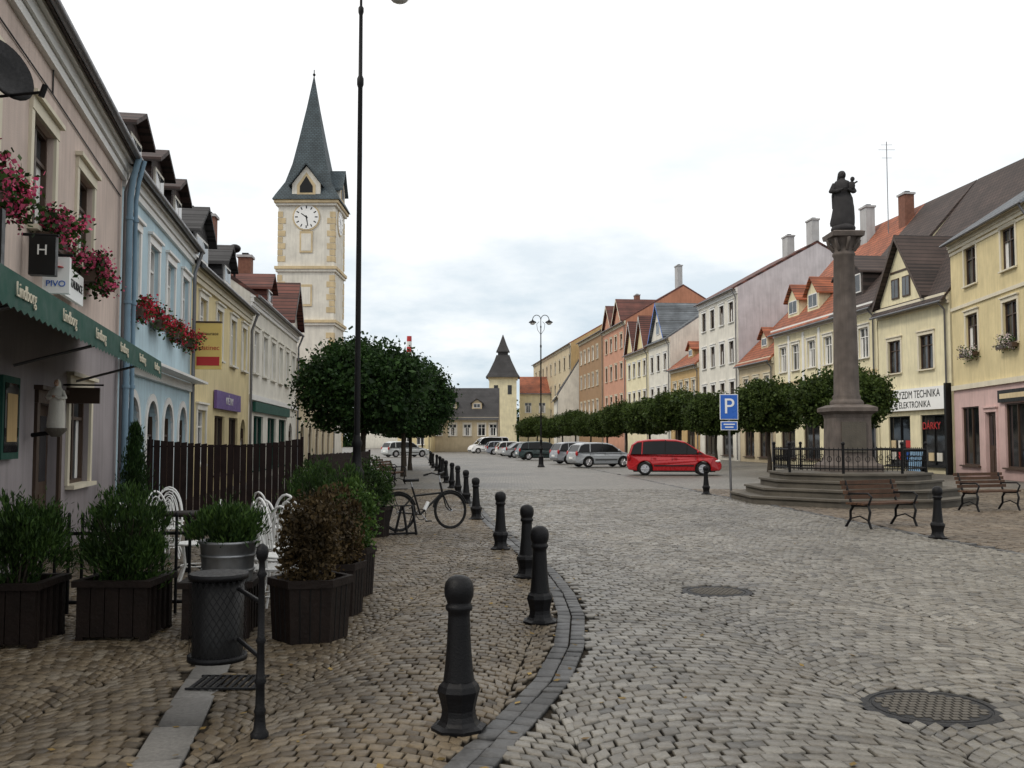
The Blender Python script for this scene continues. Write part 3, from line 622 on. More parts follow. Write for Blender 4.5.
# ---------------- FAR END
B=house('grey_roofed_house',(-11.4,133),(-1.8,133),9,4.9,9.0,'beige','rdk',[(2.2,1.6,[1.2,3.2,5.2,7.2,8.8],1.0,'w','white','offwhite')],corn='cream'); dormer(B,3,1.4,6,.8,'beige','rdk',.5); dormer(B,6.5,1.4,6,.8,'beige','rdk',.5); B.finish()
B=house('yellow_end_house',(-15,126),(-10.6,126),9,6.2,9.2,'yellow','rred',[(3.7,1.4,[1.2,3],1.0,'w'),(1,1.4,[1.2,3],1.0,'w')]); B.finish()
B=house('red_roofed_house',(1.4,172),(7.5,172),9,10.2,13.2,'creamw','ror',[(6.5,1.8,[1.5,4],1.2,'w'),(3,1.8,[1.5,4],1.2,'w')]); B.finish()
B=house('distant_house',(-30,190),(-6,190),9,6,10,'offwhite','ror',[(3,1.8,[3,7,11,15,19],1.2,'w')]); B.finish()
B=house('distant_house',(3,215),(30,215),9,8,12,'grey','rdk',[(3,1.8,[3,7,11,15,19],1.2,'w')]); B.finish()
g=G('castle_tower',(-1.6,170,0)); g.box('shaft','creamw',-2.4,2.4,-2.4,2.4,0,12.6); g.box('shaft','yquoin',-2.6,2.6,-2.6,2.6,12.3,12.7)
for x in (-1.2,1.2): g.box('windows','glassd',x-.35,x+.35,-2.45,-2.39,9.6,11.2)
g.loft('roof','rdk',[sq(3.0,12.6),sq(2.5,13.4),sq(1.5,15.6),sq(1.15,16.6)],False); g.box('roof','rdk',-.9,.9,-.9,.9,16.5,17.3); g.loft('roof','rdk',[sq(1.2,17.2),sq(.7,18.4),sq(.05,20.3)],False); g.finish()
g=G('factory_chimney',(-43,400,0))
for i in range(20): g.lathe('c','red' if i%2 else 'white',[(1.6-.03*i,i*2.25),(1.6-.03*(i+1),i*2.25+2.249)],seg=16)
g.finish(True)
P=[]
for x in range(-70,70,4): P.append(clumps((x,225+random.uniform(-3,3),3),(4,3,random.uniform(3,6)),30,45,.2))
me=leafobj('distant_trees',[(np.concatenate(P),.8,.7,'leaf',None,0)]); o=bpy.data.objects.new('distant_trees',me); scene.collection.objects.link(o)
# ------------------------------------------------------------------ trees
def crown_tree(name,mat,rx_,rz,zc,seed):
    global rng; rng=np.random.default_rng(seed)
    g=G(name); cz=zc
    g.tube('trunk','bark',[(0,0,-.02),(.02,0,.5),(-.02,.02,1.2),(.02,0,cz-rz*.4),(0,0,cz)],[.15,.11,.095,.09,.05],8)
    for i in range(9):
        q=rng.uniform(0,6.28); r=rx_*rng.uniform(.5,.85); z1=cz+rng.uniform(-.3,.7)*rz
        g.tube('trunk','bark',[(0,0,cz-rz*.6+.08*i),(r*.45*math.cos(q),r*.45*math.sin(q),(cz-rz*.6+z1)/2+.1),(r*math.cos(q),r*math.sin(q),z1)],[.05,.035,.012],5)
    p1=clumps((0,0,cz),(rx_,rx_,rz),210,85,.10,.80); p2=clumps((0,0,cz),(rx_*.86,rx_*.86,rz*.86),110,45,.16,.45)
    p3=clumps((0,0,cz+.05),(rx_*1.05,rx_*1.05,rz*1.08),60,22,.06,.95)
    p=np.concatenate([p1,p3]); zb=cz-rz*.93; p=p[p[:,2]>zb]; p2=p2[p2[:,2]>zb]
    me=leafobj('foliage',[(p,.13,.65,mat,None,0),(p2,.24,.7,mat,None,0)])
    tm=g._mesh('t',[g.parts['trunk']])
    bo=bpy.data.objects.new('tmp',tm); scene.collection.objects.link(bo); fo=bpy.data.objects.new(name,me); scene.collection.objects.link(fo)
    bpy.ops.object.select_all(action='DESELECT'); fo.select_set(True); bo.select_set(True); bpy.context.view_layer.objects.active=fo; bpy.ops.object.join()
    return fo
t1=crown_tree('maple_tree','leaf',2.1,1.6,3.35,21); t1.location=(-5.1,33,0)
inst(t1,(-4.85,43,0),1.9,(.97,.97,1.05)); inst(t1,(-5.5,52,0),3.1,.95); inst(t1,(-6.8,61,0),.7,.95)
t2=crown_tree('globe_tree','leafr',1.85,1.25,3.3,22); t2.location=(13.95,40.5,0)
t3=crown_tree('globe_tree','leafr',1.8,1.3,3.25,23); t3.location=(13.1,49,0)
for i,(Y,px) in enumerate(((58,12.3),(66,11.5),(74,10.6),(82,9.75),(90,8.9),(98,8.05),(107,7.1),(116,6.1),(126,4.9),(137,3.6),(148,2.5))):
    inst(t2 if i%2 else t3,(px,Y,0),i*1.3,random.uniform(.92,1.1))
# ------------------------------------------------------------------ bollards
g=G('bollard')
prof=[(.155,0),(.158,.018),(.125,.032),(.108,.05),(.098,.08),(.095,.11),(.108,.17),(.122,.215),(.112,.245),(.088,.27),(.080,.33),(.069,.46),(.062,.62),(.062,.65),(.076,.665),(.077,.685),(.066,.695),(.070,.71),(.082,.74),(.084,.78),(.077,.815),(.058,.84),(.03,.853),(.004,.856)]
g.lathe('b','blackiron',prof[:10],seg=8,sm=False,ph=.2); g.lathe('b','blackiron',prof[9:],seg=20)
bo=g.finish(True); bo.location=(-.30,5.5,0)
for x,y in ((.25,8.67),(.17,11.45),(-.17,14.4),(-.73,19.8),(-1.17,24.8),(-1.62,29),(-2.05,32.8),(-2.5,36.6),(-2.95,41),(-3.45,46),(-4.0,51),(-4.6,56),(-5.2,62),(-5.8,68),(7.04,16.0),(5.8,28.8)):
    o=inst(bo,(x,y,0)); o.rotation_euler=(random.uniform(-.02,.02),random.uniform(-.025,.025),random.random())
# ------------------------------------------------------------------ lamps
def lamp(loc,H,dbl=False,ang=0.):
    g=G('street_lamp',loc,ang)
    g.lathe('post','blackiron',[(.22,0),(.22,.06),(.17,.10),(.155,.2),(.135,.5),(.14,.55),(.165,.58),(.14,.64),(.09,.7),(.08,1.0),(.115,1.05),(.12,1.12),(.08,1.18),(.065,1.5),(.09,1.56),(.065,1.63),(.05,1.7)],seg=12)
    g.lathe('post','blackiron',[(.05,1.7),(.045,3),(.038,H-2.2),(.055,H-2.15),(.055,H-2.05),(.033,H-2),(.03,H-1),(.045,H-.95),(.045,H-.88),(.025,H-.85)],seg=10)
    for sg in ((1,-1) if dbl else (1,)):
        r=.31 if not dbl else .25; pts=[(0,0,H-1.2)]+[(sg*(r-r*math.cos(t)),0,H-.5+r*math.sin(t)*1.2) for t in [math.pi*i/10 for i in range(11)]]
        g.tube('arm','blackiron',pts,.022,8)
        if dbl: g.tube('arm','blackiron',[(0,0,H-1.4),(sg*.2,0,H-1.1),(sg*.25,0,H-.75),(sg*.1,0,H-.6)],.014,6)
        x=sg*2*r
        g.lathe('lantern','blackiron',[(.03,.0),(.05,-.06),(.2,-.14),(.24,-.2),(.22,-.21)],(x,0,H-.46),14); g.ell('lantern','lamp',(x,0,H-.68),(.17,.17,.12))
    g.finish()
lamp((-2.45,15.2,0),9.5); lamp((1.75,58,0),9.4,True); lamp((-9.7,104,0),9.4,True)
# ------------------------------------------------------------------ monument
g=G('marian_column',(9.0,25.8,0),rad(22.5))
def octo(r,z): return [(r*math.cos(math.pi/4*i),r*math.sin(math.pi/4*i),z) for i in range(8)]
for i,(r,z0,z1) in enumerate(((3.15,0,.2),(2.75,.2,.4),(2.35,.4,.6),(2.1,.6,.78))):
    g.loft('steps','stone2',[octo(r-.05,z0-.02),octo(r-.05,z1-.06),octo(r,z1-.055),octo(r,z1-.008),octo(r-.01,z1)],False)
g.T=Matrix.Rotation(rad(-22.5),4,'Z')
g.loft('pedestal','stone',[sq(.70,.76),sq(.70,.95),sq(.60,1.02),sq(.53,1.08),sq(.49,1.2),sq(.47,2.2),sq(.50,2.3),sq(.61,2.38),sq(.61,2.48),sq(.43,2.56)],False)
g.box('pedestal','stone2',-.32,.32,-.52,-.46,1.3,2.1)
g.lathe('column','stone',[(.42,2.55),(.44,2.62),(.40,2.68),(.35,2.72),(.37,2.78),(.33,2.84),(.325,3.2),(.30,5.0),(.265,6.55),(.30,6.6),(.30,6.66),(.265,6.7),(.28,6.85),(.36,7.0),(.40,7.08)],seg=20)
g.loft('column','stone',[sq(.42,7.08),sq(.44,7.2),sq(.36,7.24)],False)
for q in range(8):
    a=q*math.pi/4; g.tube('column','stone',[(.28*math.cos(a),.28*math.sin(a),6.75),(.40*math.cos(a),.40*math.sin(a),6.9),(.44*math.cos(a),.44*math.sin(a),7.04),(.38*math.cos(a),.38*math.sin(a),7.02)],[.05,.05,.045,.03],6)
def robed(g,part,m,c,S,seg=24,skin=None,childm=True):
    x0,y0,z0=c
    pr=[(.30,.24,0,0),(.31,.26,.1,0),(.29,.24,.3,.01),(.27,.22,.6,.02),(.25,.2,.85,.01),(.21,.17,1.02,-.01),(.235,.18,1.18,0),(.24,.16,1.28,0),(.18,.13,1.37,.0),(.08,.08,1.42,0),(.065,.07,1.46,0)]
    R=[]
    for rx_,ry_,z,ox in pr:
        f=.10*max(0,1-z/1.2)+.03
        R.append([(x0+S*(ox+rx_*math.cos(t)*(1+f*math.sin(7*t+z*3))),y0+S*(ry_*math.sin(t)*(1+f*math.cos(6*t+z*2))),z0+S*z) for t in [2*math.pi*j/seg for j in range(seg)]])
    g.loft(part,m,R)
    hm=skin or m
    g.ell(part,hm,(x0,y0-.02*S,z0+1.57*S),(.085*S,.10*S,.125*S)); g.ell(part,m,(x0,y0+.03*S,z0+1.57*S),(.11*S,.11*S,.14*S)); g.ell(part,hm,(x0,y0-.12*S,z0+1.56*S),(.018*S,.02*S,.03*S),6,5)
    for sg in (-1,1): g.ell(part,'black',(x0+sg*.032*S,y0-.108*S,z0+1.595*S),(.013*S,.01*S,.008*S),6,4)
    g.tube(part,m,[(x0-.02*S,y0-.115*S,z0+1.515*S),(x0+.02*S,y0-.115*S,z0+1.515*S)],.007*S,4)
    g.loft(part,m,[[(x0+S*w*math.cos(t),y0+S*(.09+.08*math.sin(t)),z0+S*z) for t in [2*math.pi*j/12 for j in range(12)]] for w,z in ((.26,.55),(.27,.95),(.22,1.25),(.12,1.42),(.09,1.6))])
    for sg in (-1,1):
        g.tube(part,m,[(x0+S*sg*.2,y0,z0+1.28*S),(x0+S*sg*.30,y0-.02*S,z0+1.06*S),(x0+S*sg*.2,y0-.2*S,z0+1.02*S),(x0+S*sg*.06,y0-.23*S,z0+(1.08)*S)],[.075*S,.08*S,.06*S,.035*S],8)
        for k in range(4): g.tube(part,hm,[(x0+S*sg*.07,y0-.23*S,z0+(1.06+.018*k)*S),(x0,y0-.26*S,z0+(1.07+.02*k)*S)],.011*S,4)
    if childm:
        g.ell(part,m,(x0+.19*S,y0-.2*S,z0+1.18*S),(.085*S,.09*S,.15*S)); g.ell(part,m,(x0+.20*S,y0-.22*S,z0+1.38*S),(.06*S,.06*S,.075*S)); g.tube(part,m,[(x0+.22*S,y0-.2*S,z0+1.24*S),(x0+.32*S,y0-.26*S,z0+1.3*S)],.025*S)
g.ell('statue','statue',(0,0,7.34),(.33,.33,.16))
g.T=g.T@Matrix.Diagonal((1.12,1.1,1,1)); robed(g,'statue','statue',(0,0,7.42),.90)
g.T=Matrix.Identity(4)
R=1.92; pts=[(R*math.cos(math.pi/4*i),R*math.sin(math.pi/4*i)) for i in range(9)]
for z in (.9,1.38):
    for i in range(8): g.tube('railing','blackiron',[(*pts[i],z),(*pts[i+1],z)],.02,5)
for i in range(8):
    g.tube('railing','blackiron',[(*pts[i],.78),(*pts[i],1.5)],.035,6); g.ell('railing','blackiron',(*pts[i],1.53),(.05,)*3,8,5)
    for k in range(1,12):
        t=k/12; x=pts[i][0]*(1-t)+pts[i+1][0]*t; y=pts[i][1]*(1-t)+pts[i+1][1]*t; g.tube('railing','blackiron',[(x,y,.84),(x,y,1.43)],.013,4)
        if k%2: g.ring('railing','blackiron',(x,y,1.14),.07,.01,'y',10,4)
g.finish()
# ------------------------------------------------------------------ benches
def bench(loc,rot):
    g=G('park_bench',loc,rot); w=1.45
    for x in (-w/2+.12,w/2-.12):
        g.tube('iron_frame','blackiron',[(x,-.26,0),(x,-.20,.14),(x,-.24,.3),(x,-.2,.42),(x,.18,.40),(x,.26,.62),(x,.34,.86)],.025,6)
        g.tube('iron_frame','blackiron',[(x,.34,0),(x,.22,.16),(x,.22,.3),(x,.15,.4)],.025,6)
        g.tube('iron_frame','blackiron',[(x,-.2,.42),(x,-.28,.58),(x,-.2,.64),(x,.24,.62)],.02,6); g.tube('iron_frame','blackiron',[(x,-.21,.14),(x,0,.22),(x,.22,.16)],.014,6)
    for i in range(5): y=-.2+i*.088; g.box('seat','benchwood',-w/2,w/2,y,y+.07,.43,.465)
    for i in range(4):
        z=.52+i*.09; y=.215+i*.036; g.box('backrest','benchwood',-w/2,w/2,y,y+.03,z,z+.07)
    g.finish()
bench((6.95,18.1,0),rad(28)); bench((11.0,22.2,0),rad(20)); bench((-5.0,38,0),rad(80)); bench((-4.3,35,0),rad(80))
# ------------------------------------------------------------------ parking sign
g=G('parking_sign',(6.2,27.3,0)); g.tube('pole','greyiron',[(0,0,-.02),(-.05,0,2.95)],.035,8); g.box('panel','signwhite',-.30,.22,-.05,-.035,2.2,2.92); g.box('panel','signblue',-.28,.20,-.056,-.051,2.22,2.9)
g.text('P',(-.04,-.06,2.56),.62,'signwhite'); g.box('panel','signwhite',-.28,.2,-.05,-.036,1.9,2.15); g.box('panel','signblue',-.26,.18,-.055,-.051,1.92,2.13)
g.box('panel','signwhite',-.2,.12,-.06,-.0555,2.05,2.08); g.box('panel','signwhite',-.16,.08,-.06,-.0555,1.97,2.0); g.finish()
# ------------------------------------------------------------------ cars
def car(loc,rot,col,kind='hatch',name='parked_car'):
    key='paint%s'%(col,)
    if key not in MT: MT[key]=M('car_paint',col,.3,.03,2,spec=.4,coat=.35)
    pm=key; g=G(name,loc,rad(rot))
    if kind=='mpv': L,W,H=4.3,1.74,1.62; top=[(-2.0,.98),(-1.86,1.40),(-1.66,1.54),(-1.2,1.60),(-.5,1.62),(.1,1.60),(.48,1.52),(1.35,.97)]; hood=[(1.37,.98),(1.8,.85),(2.05,.68)]; pil=(-1.42,-.38,.60)
    elif kind=='sedan': L,W,H=4.5,1.72,1.43; top=[(-1.72,.92),(-1.15,1.33),(-.6,1.42),(.1,1.42),(.4,1.36),(1.05,.9)]; hood=[(1.07,.92),(1.8,.8),(2.14,.62)]; pil=(-.95,-.2)
    elif kind=='estate': L,W,H=4.5,1.72,1.46; top=[(-2.12,.92),(-1.9,1.34),(-1.6,1.43),(-.5,1.46),(.2,1.43),(.45,1.36),(1.1,.9)]; hood=[(1.12,.92),(1.82,.8),(2.14,.62)]; pil=(-1.4,-.35)
    elif kind=='van': L,W,H=4.9,1.9,1.98; top=[(-2.38,1.05),(-2.32,1.85),(-2.1,1.96),(0,1.98),(.7,1.93),(1.0,1.8),(1.65,1.08)]; hood=[(1.67,1.1),(2.1,.95),(2.36,.72)]; pil=(-1.5,-.2,.65)
    else: L,W,H=3.95,1.66,1.44; top=[(-1.85,.92),(-1.62,1.3),(-1.35,1.41),(-.5,1.44),(.15,1.41),(.42,1.34),(1.05,.9)]; hood=[(1.07,.92),(1.6,.8),(1.88,.62)]; pil=(-1.0,-.2)
    hl=L/2; wx=(-hl+.82,hl-.86); ar=.36; belt=top[0][1]
    prof=[(-hl+.08,.26),(-hl,.42),(-hl+.01,.62),(-hl+.06,belt-.1),(top[0][0]-.03,belt)]
    if kind=='sedan': prof=[(-hl+.08,.26),(-hl,.42),(-hl+.01,.7),(-hl+.05,.88),(-hl+.3,.93),(top[0][0]-.03,belt)]
    prof+=[(-.5,belt-.01),(.3,belt-.02)]+hood+[(hl-.01,.5),(hl-.02,.34),(hl-.1,.22)]
    def arch(cx): return [(cx+ar*math.cos(t),.3+ar*math.sin(t)) for t in [(-.27)+(math.pi+.54)*i/12 for i in range(13)]]
    prof+=arch(wx[1])+arch(wx[0])
    def hw(x,z):
        e=max(0,(abs(x)/hl-.62)/.38); k=1-.16*e**2.2
        k*= (1-.05*max(0,(.5-z)/.3)) * (1-.07*max(0,(z-.65)/.35)); return W/2*k
    n=len(prof)
    L_=[(x,-hw(x,z),z) for x,z in prof]; R_=[(x,hw(x,z),z) for x,z in prof]
    g.add('body',pm,L_+R_,[tuple(range(n))[::-1],tuple(range(n,2*n))]+[(i,(i+1)%n,n+(i+1)%n,n+i) for i in range(n)],False)
    m=len(top)
    def gw(x,z): t=(z-belt)/(H-belt); return W/2*(.93-.17*t)
    A=[(x,-gw(x,z),z-.004) for x,z in top]; Bb=[(x,gw(x,z),z-.004) for x,z in top]
    g.add('windows','glasscar',A+Bb,[tuple(range(m))[::-1],tuple(range(m,2*m))]+[(0,1,m+1,m),(m-2,m-1,2*m-1,2*m-2)])
    tp=top[1:m-1]
    rings=[]
    for x,z in tp:
        w=gw(x,z)+.01; rings.append([(x,-w,z-.055),(x,-w-.004,z-.01),(x,-w*.93,z+.025),(x,-w*.5,z+.045),(x,w*.5,z+.045),(x,w*.93,z+.025),(x,w+.004,z-.01),(x,w,z-.055)])
    g.loft('roof',pm,rings,True)
    for s in (-1,1):
        g.tube('pillars',pm,[(x,s*gw(x,z),z) for x,z in top[:2]],.04,6); g.tube('pillars',pm,[(x,s*gw(x,z),z) for x,z in top[-2:]],.028,6)
        for p in pil:
            zt=np.interp(p,[t[0] for t in top[1:-1]],[t[1] for t in top[1:-1]]) if p<=top[-2][0] else top[-2][1]
            g.tube('pillars',pm if p==pil[0] else 'black',[(p-.05,s*(gw(p,belt)+.0),belt-.02),(p,s*(gw(p,zt)+.0),zt)],.035 if p==pil[0] else .025,6)
        g.tube('details','black',[(x,s*(gw(x,belt)+.012),belt-.0) for x in (top[0][0],0,top[-1][0]-.1)],.012,5)
        g.box('details','black',wx[0]+ar+.05,wx[1]-ar-.05,*sorted((s*(W/2+.004),s*(W/2-.02))),.42,.48)
        g.box('details','black',wx[0]+ar,wx[1]-ar,*sorted((s*(W/2*.94),s*(W/2*.9))),.17,.24)
        for xx in (.95,-.1,-1.05): g.box('details','black',xx-.006,xx+.006,*sorted((s*(hw(xx,.7)+.001),s*(hw(xx,.7)-.02))),.34,belt-.06)
        for xx in (.0,-.95): g.box('details',pm,xx-.02,xx+.14,*sorted((s*(W/2*.97),s*(W/2*.97+.03))),.78,.81)
        g.ell('details',pm,(top[-1][0]-.28,s*(W/2+.08),belt+.1),(.06,.1,.075),8,6)
        g.ell('lights','lamp',(hl-.2,s*(W/2*.72),.66),(.17,.18,.08)); g.ell('lights','tail',(-hl+.1,s*(W/2*.80),.82),(.08,.11,.16))
        for x in wx:
            y=s*(W/2-.11)
            g.T=Matrix.Translation((x,y,.31))@Matrix.Rotation(rad(90),4,'X')
            g.lathe('wheels','tyre',[(.18,-.09),(.27,-.10),(.305,-.08),(.312,0),(.305,.08),(.27,.10),(.18,.09)],seg=24)
            for zz in (-.085,.085): g.lathe('wheels','chrome',[(.195,zz-.01),(.205,zz),(.195,zz+.01)],seg=20); g.lathe('wheels','black',[(.18,zz*.6-.005),(.18,zz*.6+.005)],seg=16)
            for q in range(6):
                q=q*math.pi/3
                for zz in (-.09,.09): g.tube('wheels','chrome',[(.02*math.cos(q),.02*math.sin(q),zz),(.19*math.cos(q),.19*math.sin(q),zz)],.028,5)
            g.T=None
    g.box('details','black',hl-.06,hl-.005,-W*.32,W*.32,.3,.42); g.box('details','signwhite',hl-.02,hl+.012,-.26,.26,.42,.52); g.box('details','signwhite',-hl-.015,-hl+.03,-.26,.26,.5,.62)
    g.box('underbody','black',-hl+.3,hl-.3,-W/2+.14,W/2-.14,.16,.5)
    return g.finish(bevel={'body':.045})
car((7.5,44.8,0),-6,(.36,.008,.012),'mpv')
car((5.35,58,0),20,(.32,.34,.36),'hatch')
car((4.9,66,0),20,(.22,.23,.25),'estate')
car((2.55,79,0),14,(.018,.035,.035),'estate')
car((1.4,89,0),15,(.34,.35,.36),'sedan'); car((.3,98,0),12,(.48,.48,.48),'hatch'); car((-.7,107,0),10,(.22,.24,.28),'estate')
car((-2.9,118,0),200,(.7,.7,.7),'van','parked_van'); car((-10.2,92,0),35,(.45,.47,.47),'estate')
# ------------------------------------------------------------------ planters & terrace
def planter(loc,rot,r,h,kind,fr,fz,mat,hexa=False,n=2600,name='wooden_planter'):
    g=G(name,loc,rot)
    if hexa:
        g.lathe('tub','darkwood',[(r*.92,0),(r,h-.06),(r*1.06,h-.06),(r*1.06,h),(r*.9,h),(r*.88,h-.1),(0.01,h-.1)],seg=6,sm=False)
        for i in range(6):
            q=i*math.pi/3
            for k in (.25,.5,.75):
                q2=q+math.pi/3; x0,y0=math.cos(q)*(1-k)+math.cos(q2)*k,math.sin(q)*(1-k)+math.sin(q2)*k
                g.tube('tub','black',[(x0*r*.925,y0*r*.925,.01),(x0*r*1.003,y0*r*1.003,h-.065)],.005,4)
    else:
        k=int(2*r/.11)
        for i in range(k):
            x=-r+i*2*r/k; e=random.uniform(0,.006)
            for y in (-r,r-.03): g.box('tub','darkwood',x+.004,x+2*r/k-.004,y-e,y+.03,0.03,h-.05)
            for y in (-r,r-.03): g.box('tub','darkwood',y,y+.03,x+.034,x+2*r/k-.034,0.03,h-.05)
        g.box('tub','darkwood',-r-.03,r+.03,-r-.03,-r+.04,h-.05,h); g.box('tub','darkwood',-r-.03,r+.03,r-.04,r+.03,h-.05,h)
        g.box('tub','darkwood',-r-.03,-r+.04,-r+.04,r-.04,h-.05,h); g.box('tub','darkwood',r-.04,r+.03,-r+.04,r-.04,h-.05,h)
        for x in (-r,r-.06):
            for y in (-r,r-.06): g.box('tub','darkwood',x,x+.06,y,y+.06,0,.03)
    g.lathe('soil','bark',[(r*.8,h-.09),(.01,h-.09)],seg=8)
    for i in range(14):
        q=random.uniform(0,6.28); f=random.uniform(.3,.9); g.tube('stems','bark',[(0.05*math.cos(q),.05*math.sin(q),h-.1),(f*fr*.5*math.cos(q),f*fr*.5*math.sin(q),h+fz*.6),(f*fr*math.cos(q),f*fr*math.sin(q),h+fz*1.3)],[.012,.008,.003],4)
    c=(0,0,h+fz*.75)
    nc=70; p=clumps(c,(fr,fr,fz),nc,n//nc,.17,.3); p=p[p[:,2]>h-.12]
    if kind=='con': sets=[(p,.055,.2,mat,(0,0,h-.2),.4)]
    else: sets=[(p,.040,.55,mat,None,0)]
    p2=clumps((c[0],c[1],c[2]+fz*.3),(fr*.95,fr*.95,fz*.95),44,26,.07,.85,-.1)
    sets.append((p2,.06 if kind=='con' else .040,.2 if kind=='con' else .55,mat,(0,0,h-.2),.6))
    add_mesh_child(g,'foliage',leafobj('foliage',sets)); return g.finish()
planter((-4.02,7.85,0),.05,.29,.50,'con',.38,.36,'conif',n=12000)
planter((-3.24,8.15,0),.0,.29,.48,'con',.35,.38,'conif',n=12000)
planter((-2.45,8.2,0),.1,.27,.46,'con',.1,.05,'conif',n=300)
planter((-1.66,8.0,0),.2,.33,.50,'b',.25,.36,'redbush',True,n=6500)
planter((-1.66,9.1,0),.3,.28,.48,'b',.26,.36,'redbush',True,n=5000)
planter((-1.72,10.2,0),.3,.28,.50,'b',.28,.36,'herb',True,n=6000)
planter((-1.95,11.3,0),.3,.28,.50,'con',.30,.42,'conif',True,n=6000)
planter((-2.55,12.5,0),.3,.28,.50,'con',.34,.44,'conif',True,n=6000)
planter((-2.85,13.8,0),.3,.28,.50,'b',.32,.42,'conif',True,n=5000)
planter((-2.35,16.3,0),.3,.30,.50,'b',.36,.42,'conif',True,n=5000)
planter((-5.0,8.4,0),.0,.30,.50,'con',.38,.36,'conif',n=5000)
g=G('zinc_flower_tub',(-2.36,8.05,.46)); g.lathe('tub','zinc',[(.20,0),(.225,.30),(.24,.31),(.24,.33),(.22,.33),(.2,.25),(.01,.25)],seg=24)
for z in (.08,.2): g.lathe('tub','zinc',[(.208+z*.07,z),(.216+z*.07,z+.01),(.21+z*.07,z+.02)],seg=24)
p=clumps((0,0,.43),(.26,.26,.18),50,90,.2,.3); add_mesh_child(g,'foliage',leafobj('foliage',[(p,.055,.25,'conif',(0,0,.1),.5),(p[::3],.055,.25,'herb',(0,0,.1),.5)])); g.finish()
g=G('litter_bin',(-1.80,5.95,0)); 
nb=26
for i in range(nb):
    for j in range(15):
        a0=2*math.pi*(i+.5*(j%2))/nb; a1=a0+2*math.pi/nb; z0=.30+j*.0325; z1=z0+.0325
        R=.17
        for (aa,ab) in ((a0,(a0+a1)/2),(a1,(a0+a1)/2)):
            w=.0042; P=lambda a,z,d:(R*math.cos(a+d),R*math.sin(a+d),z)
            g.quad('basket','blackiron',P(aa,z0,-w*4),P(aa,z0,w*4),P(ab,z1,w*4),P(ab,z1,-w*4))
g.lathe('liner','black',[(.150,.31),(.155,.76),(.145,.76),(.143,.34)],seg=20)
for z in (.30,.79): g.lathe('basket','blackiron',[(.165,z-.016),(.178,z-.016),(.178,z+.016),(.165,z+.016)],seg=26)
g.lathe('basket','blackiron',[(.168,.29),(.001,.29)],seg=26)
g.tube('bracket','blackiron',[(.15,-.08,.72),(.40,-.55,.72)],.013); g.tube('bracket','blackiron',[(.15,-.08,.42),(.40,-.55,.42)],.013)
g.finish()
g=G('iron_post',(-1.38,5.35,0)); g.lathe('p','blackiron',[(.05,0),(.05,.02),(.035,.04),(.028,.12),(.034,.14),(.026,.16),(.024,.28),(.034,.30),(.024,.32),(.02,.5),(.03,.52),(.02,.54),(.017,.86),(.028,.88),(.018,.9),(.016,.95),(.03,.97),(.036,1.0),(.03,1.03),(.005,1.05)],seg=14); g.finish(True)
g=G('drain_grate',(-1.9,6.5,.006)); 
for i in range(9): g.box('g','blackiron',-.2+i*.05,-.175+i*.05,-.16,.16,0,.01)
g.box('g','blackiron',-.22,.24,-.18,-.16,0,.01); g.box('g','blackiron',-.22,.24,.16,.18,0,.01); g.finish(True)
def picket(p,q,h,m,sp=.12,name='iron_fence',r=.011,flat=False,sag=0.):
    g=G(name); p,q=Vector((*p,0)),Vector((*q,0)); L=(q-p).length; n=int(L/sp); d=(q-p).normalized()
    for i in range(n+1):
        c=p+d*sp*i; hh=h-sag*math.sin(math.pi*i/n)
        if flat:
            o=d*sp*.45; nn=Vector((-d.y,d.x,0))*.012; e=random.uniform(-.01,.02)
            g.loft('f',m,[[tuple(c-o-nn),tuple(c+o-nn),tuple(c+o+nn),tuple(c-o+nn)],[tuple(c-o-nn+Vector((0,0,hh))),tuple(c+o-nn+Vector((0,0,hh+e))),tuple(c+o+nn+Vector((0,0,hh+e))),tuple(c-o+nn+Vector((0,0,hh)))]],False)
        else: g.tube('f',m,[c+Vector((0,0,.05)),c+Vector((0,0,hh))],r,5); g.ell('f',m,tuple(c+Vector((0,0,hh+.015))),(.02,.02,.03),6,4)
    for z in (.15,h-.15): g.tube('f',m,[p+Vector((0,.03,z)),q+Vector((0,.03,z))],.018,6)
    for c in (p,q): g.tube('f',m,[c,c+Vector((0,0,h+.05))],.03,8)
    return g.finish(True)
picket((-4.5,8.75),(-2.6,8.85),.92,'blackiron',r=.015); picket((-7.3,19.4),(-4.45,20.4),1.64,'fencewood',.13,'wooden_fence',flat=True,sag=.12)
picket((-4.3,20.4),(-4.0,27),1.3,'fencewood',.13,'wooden_fence',flat=True)
MT['wchair']=M('white_wire',(.80,.80,.78),.35,.05)
def chair(loc,rot,tilt=0,m='wchair',stack=1):
    g=G('garden_chair',loc,rot)
    for st in range(stack):
        g.T=Matrix.Translation((0,-.03*st,.10*st))@Matrix.Rotation(rad(tilt+4*st),4,'X')
        g.ring('seat',m,(0,0,.45),.21,.013,'z',20)
        for i in range(-4,5):
            x=i*.045; y=math.sqrt(max(0,.21**2-x*x)); g.tube('seat',m,[(x,-y,.45),(x,y,.45)],.007,4)
        for q in (45,135,225,315):
            c,s=math.cos(rad(q)),math.sin(rad(q)); g.tube('legs',m,[(c*.19,s*.19,.45),(c*.15,s*.15,.22),(c*.25,s*.25,0)],.013,6)
        g.ring('legs',m,(0,0,.2),.155,.009,'z',16,5)
        bk=[(.19*math.cos(t)*(1+.1*math.sin(t)),.19+.08*math.sin(t),.45+.48*math.sin(t)) for t in [math.pi*i/14 for i in range(15)]]; g.tube('back',m,bk,.014,6)
        for k in (.72,.45,.2):
            g.tube('back',m,[(k*.19*math.cos(t),.19+.08*math.sin(t)*(.4+.6*k),.45+.48*(.5+.5*k)*math.sin(t)) for t in [math.pi*i/10 for i in range(11)]],.009,5)
    g.finish()
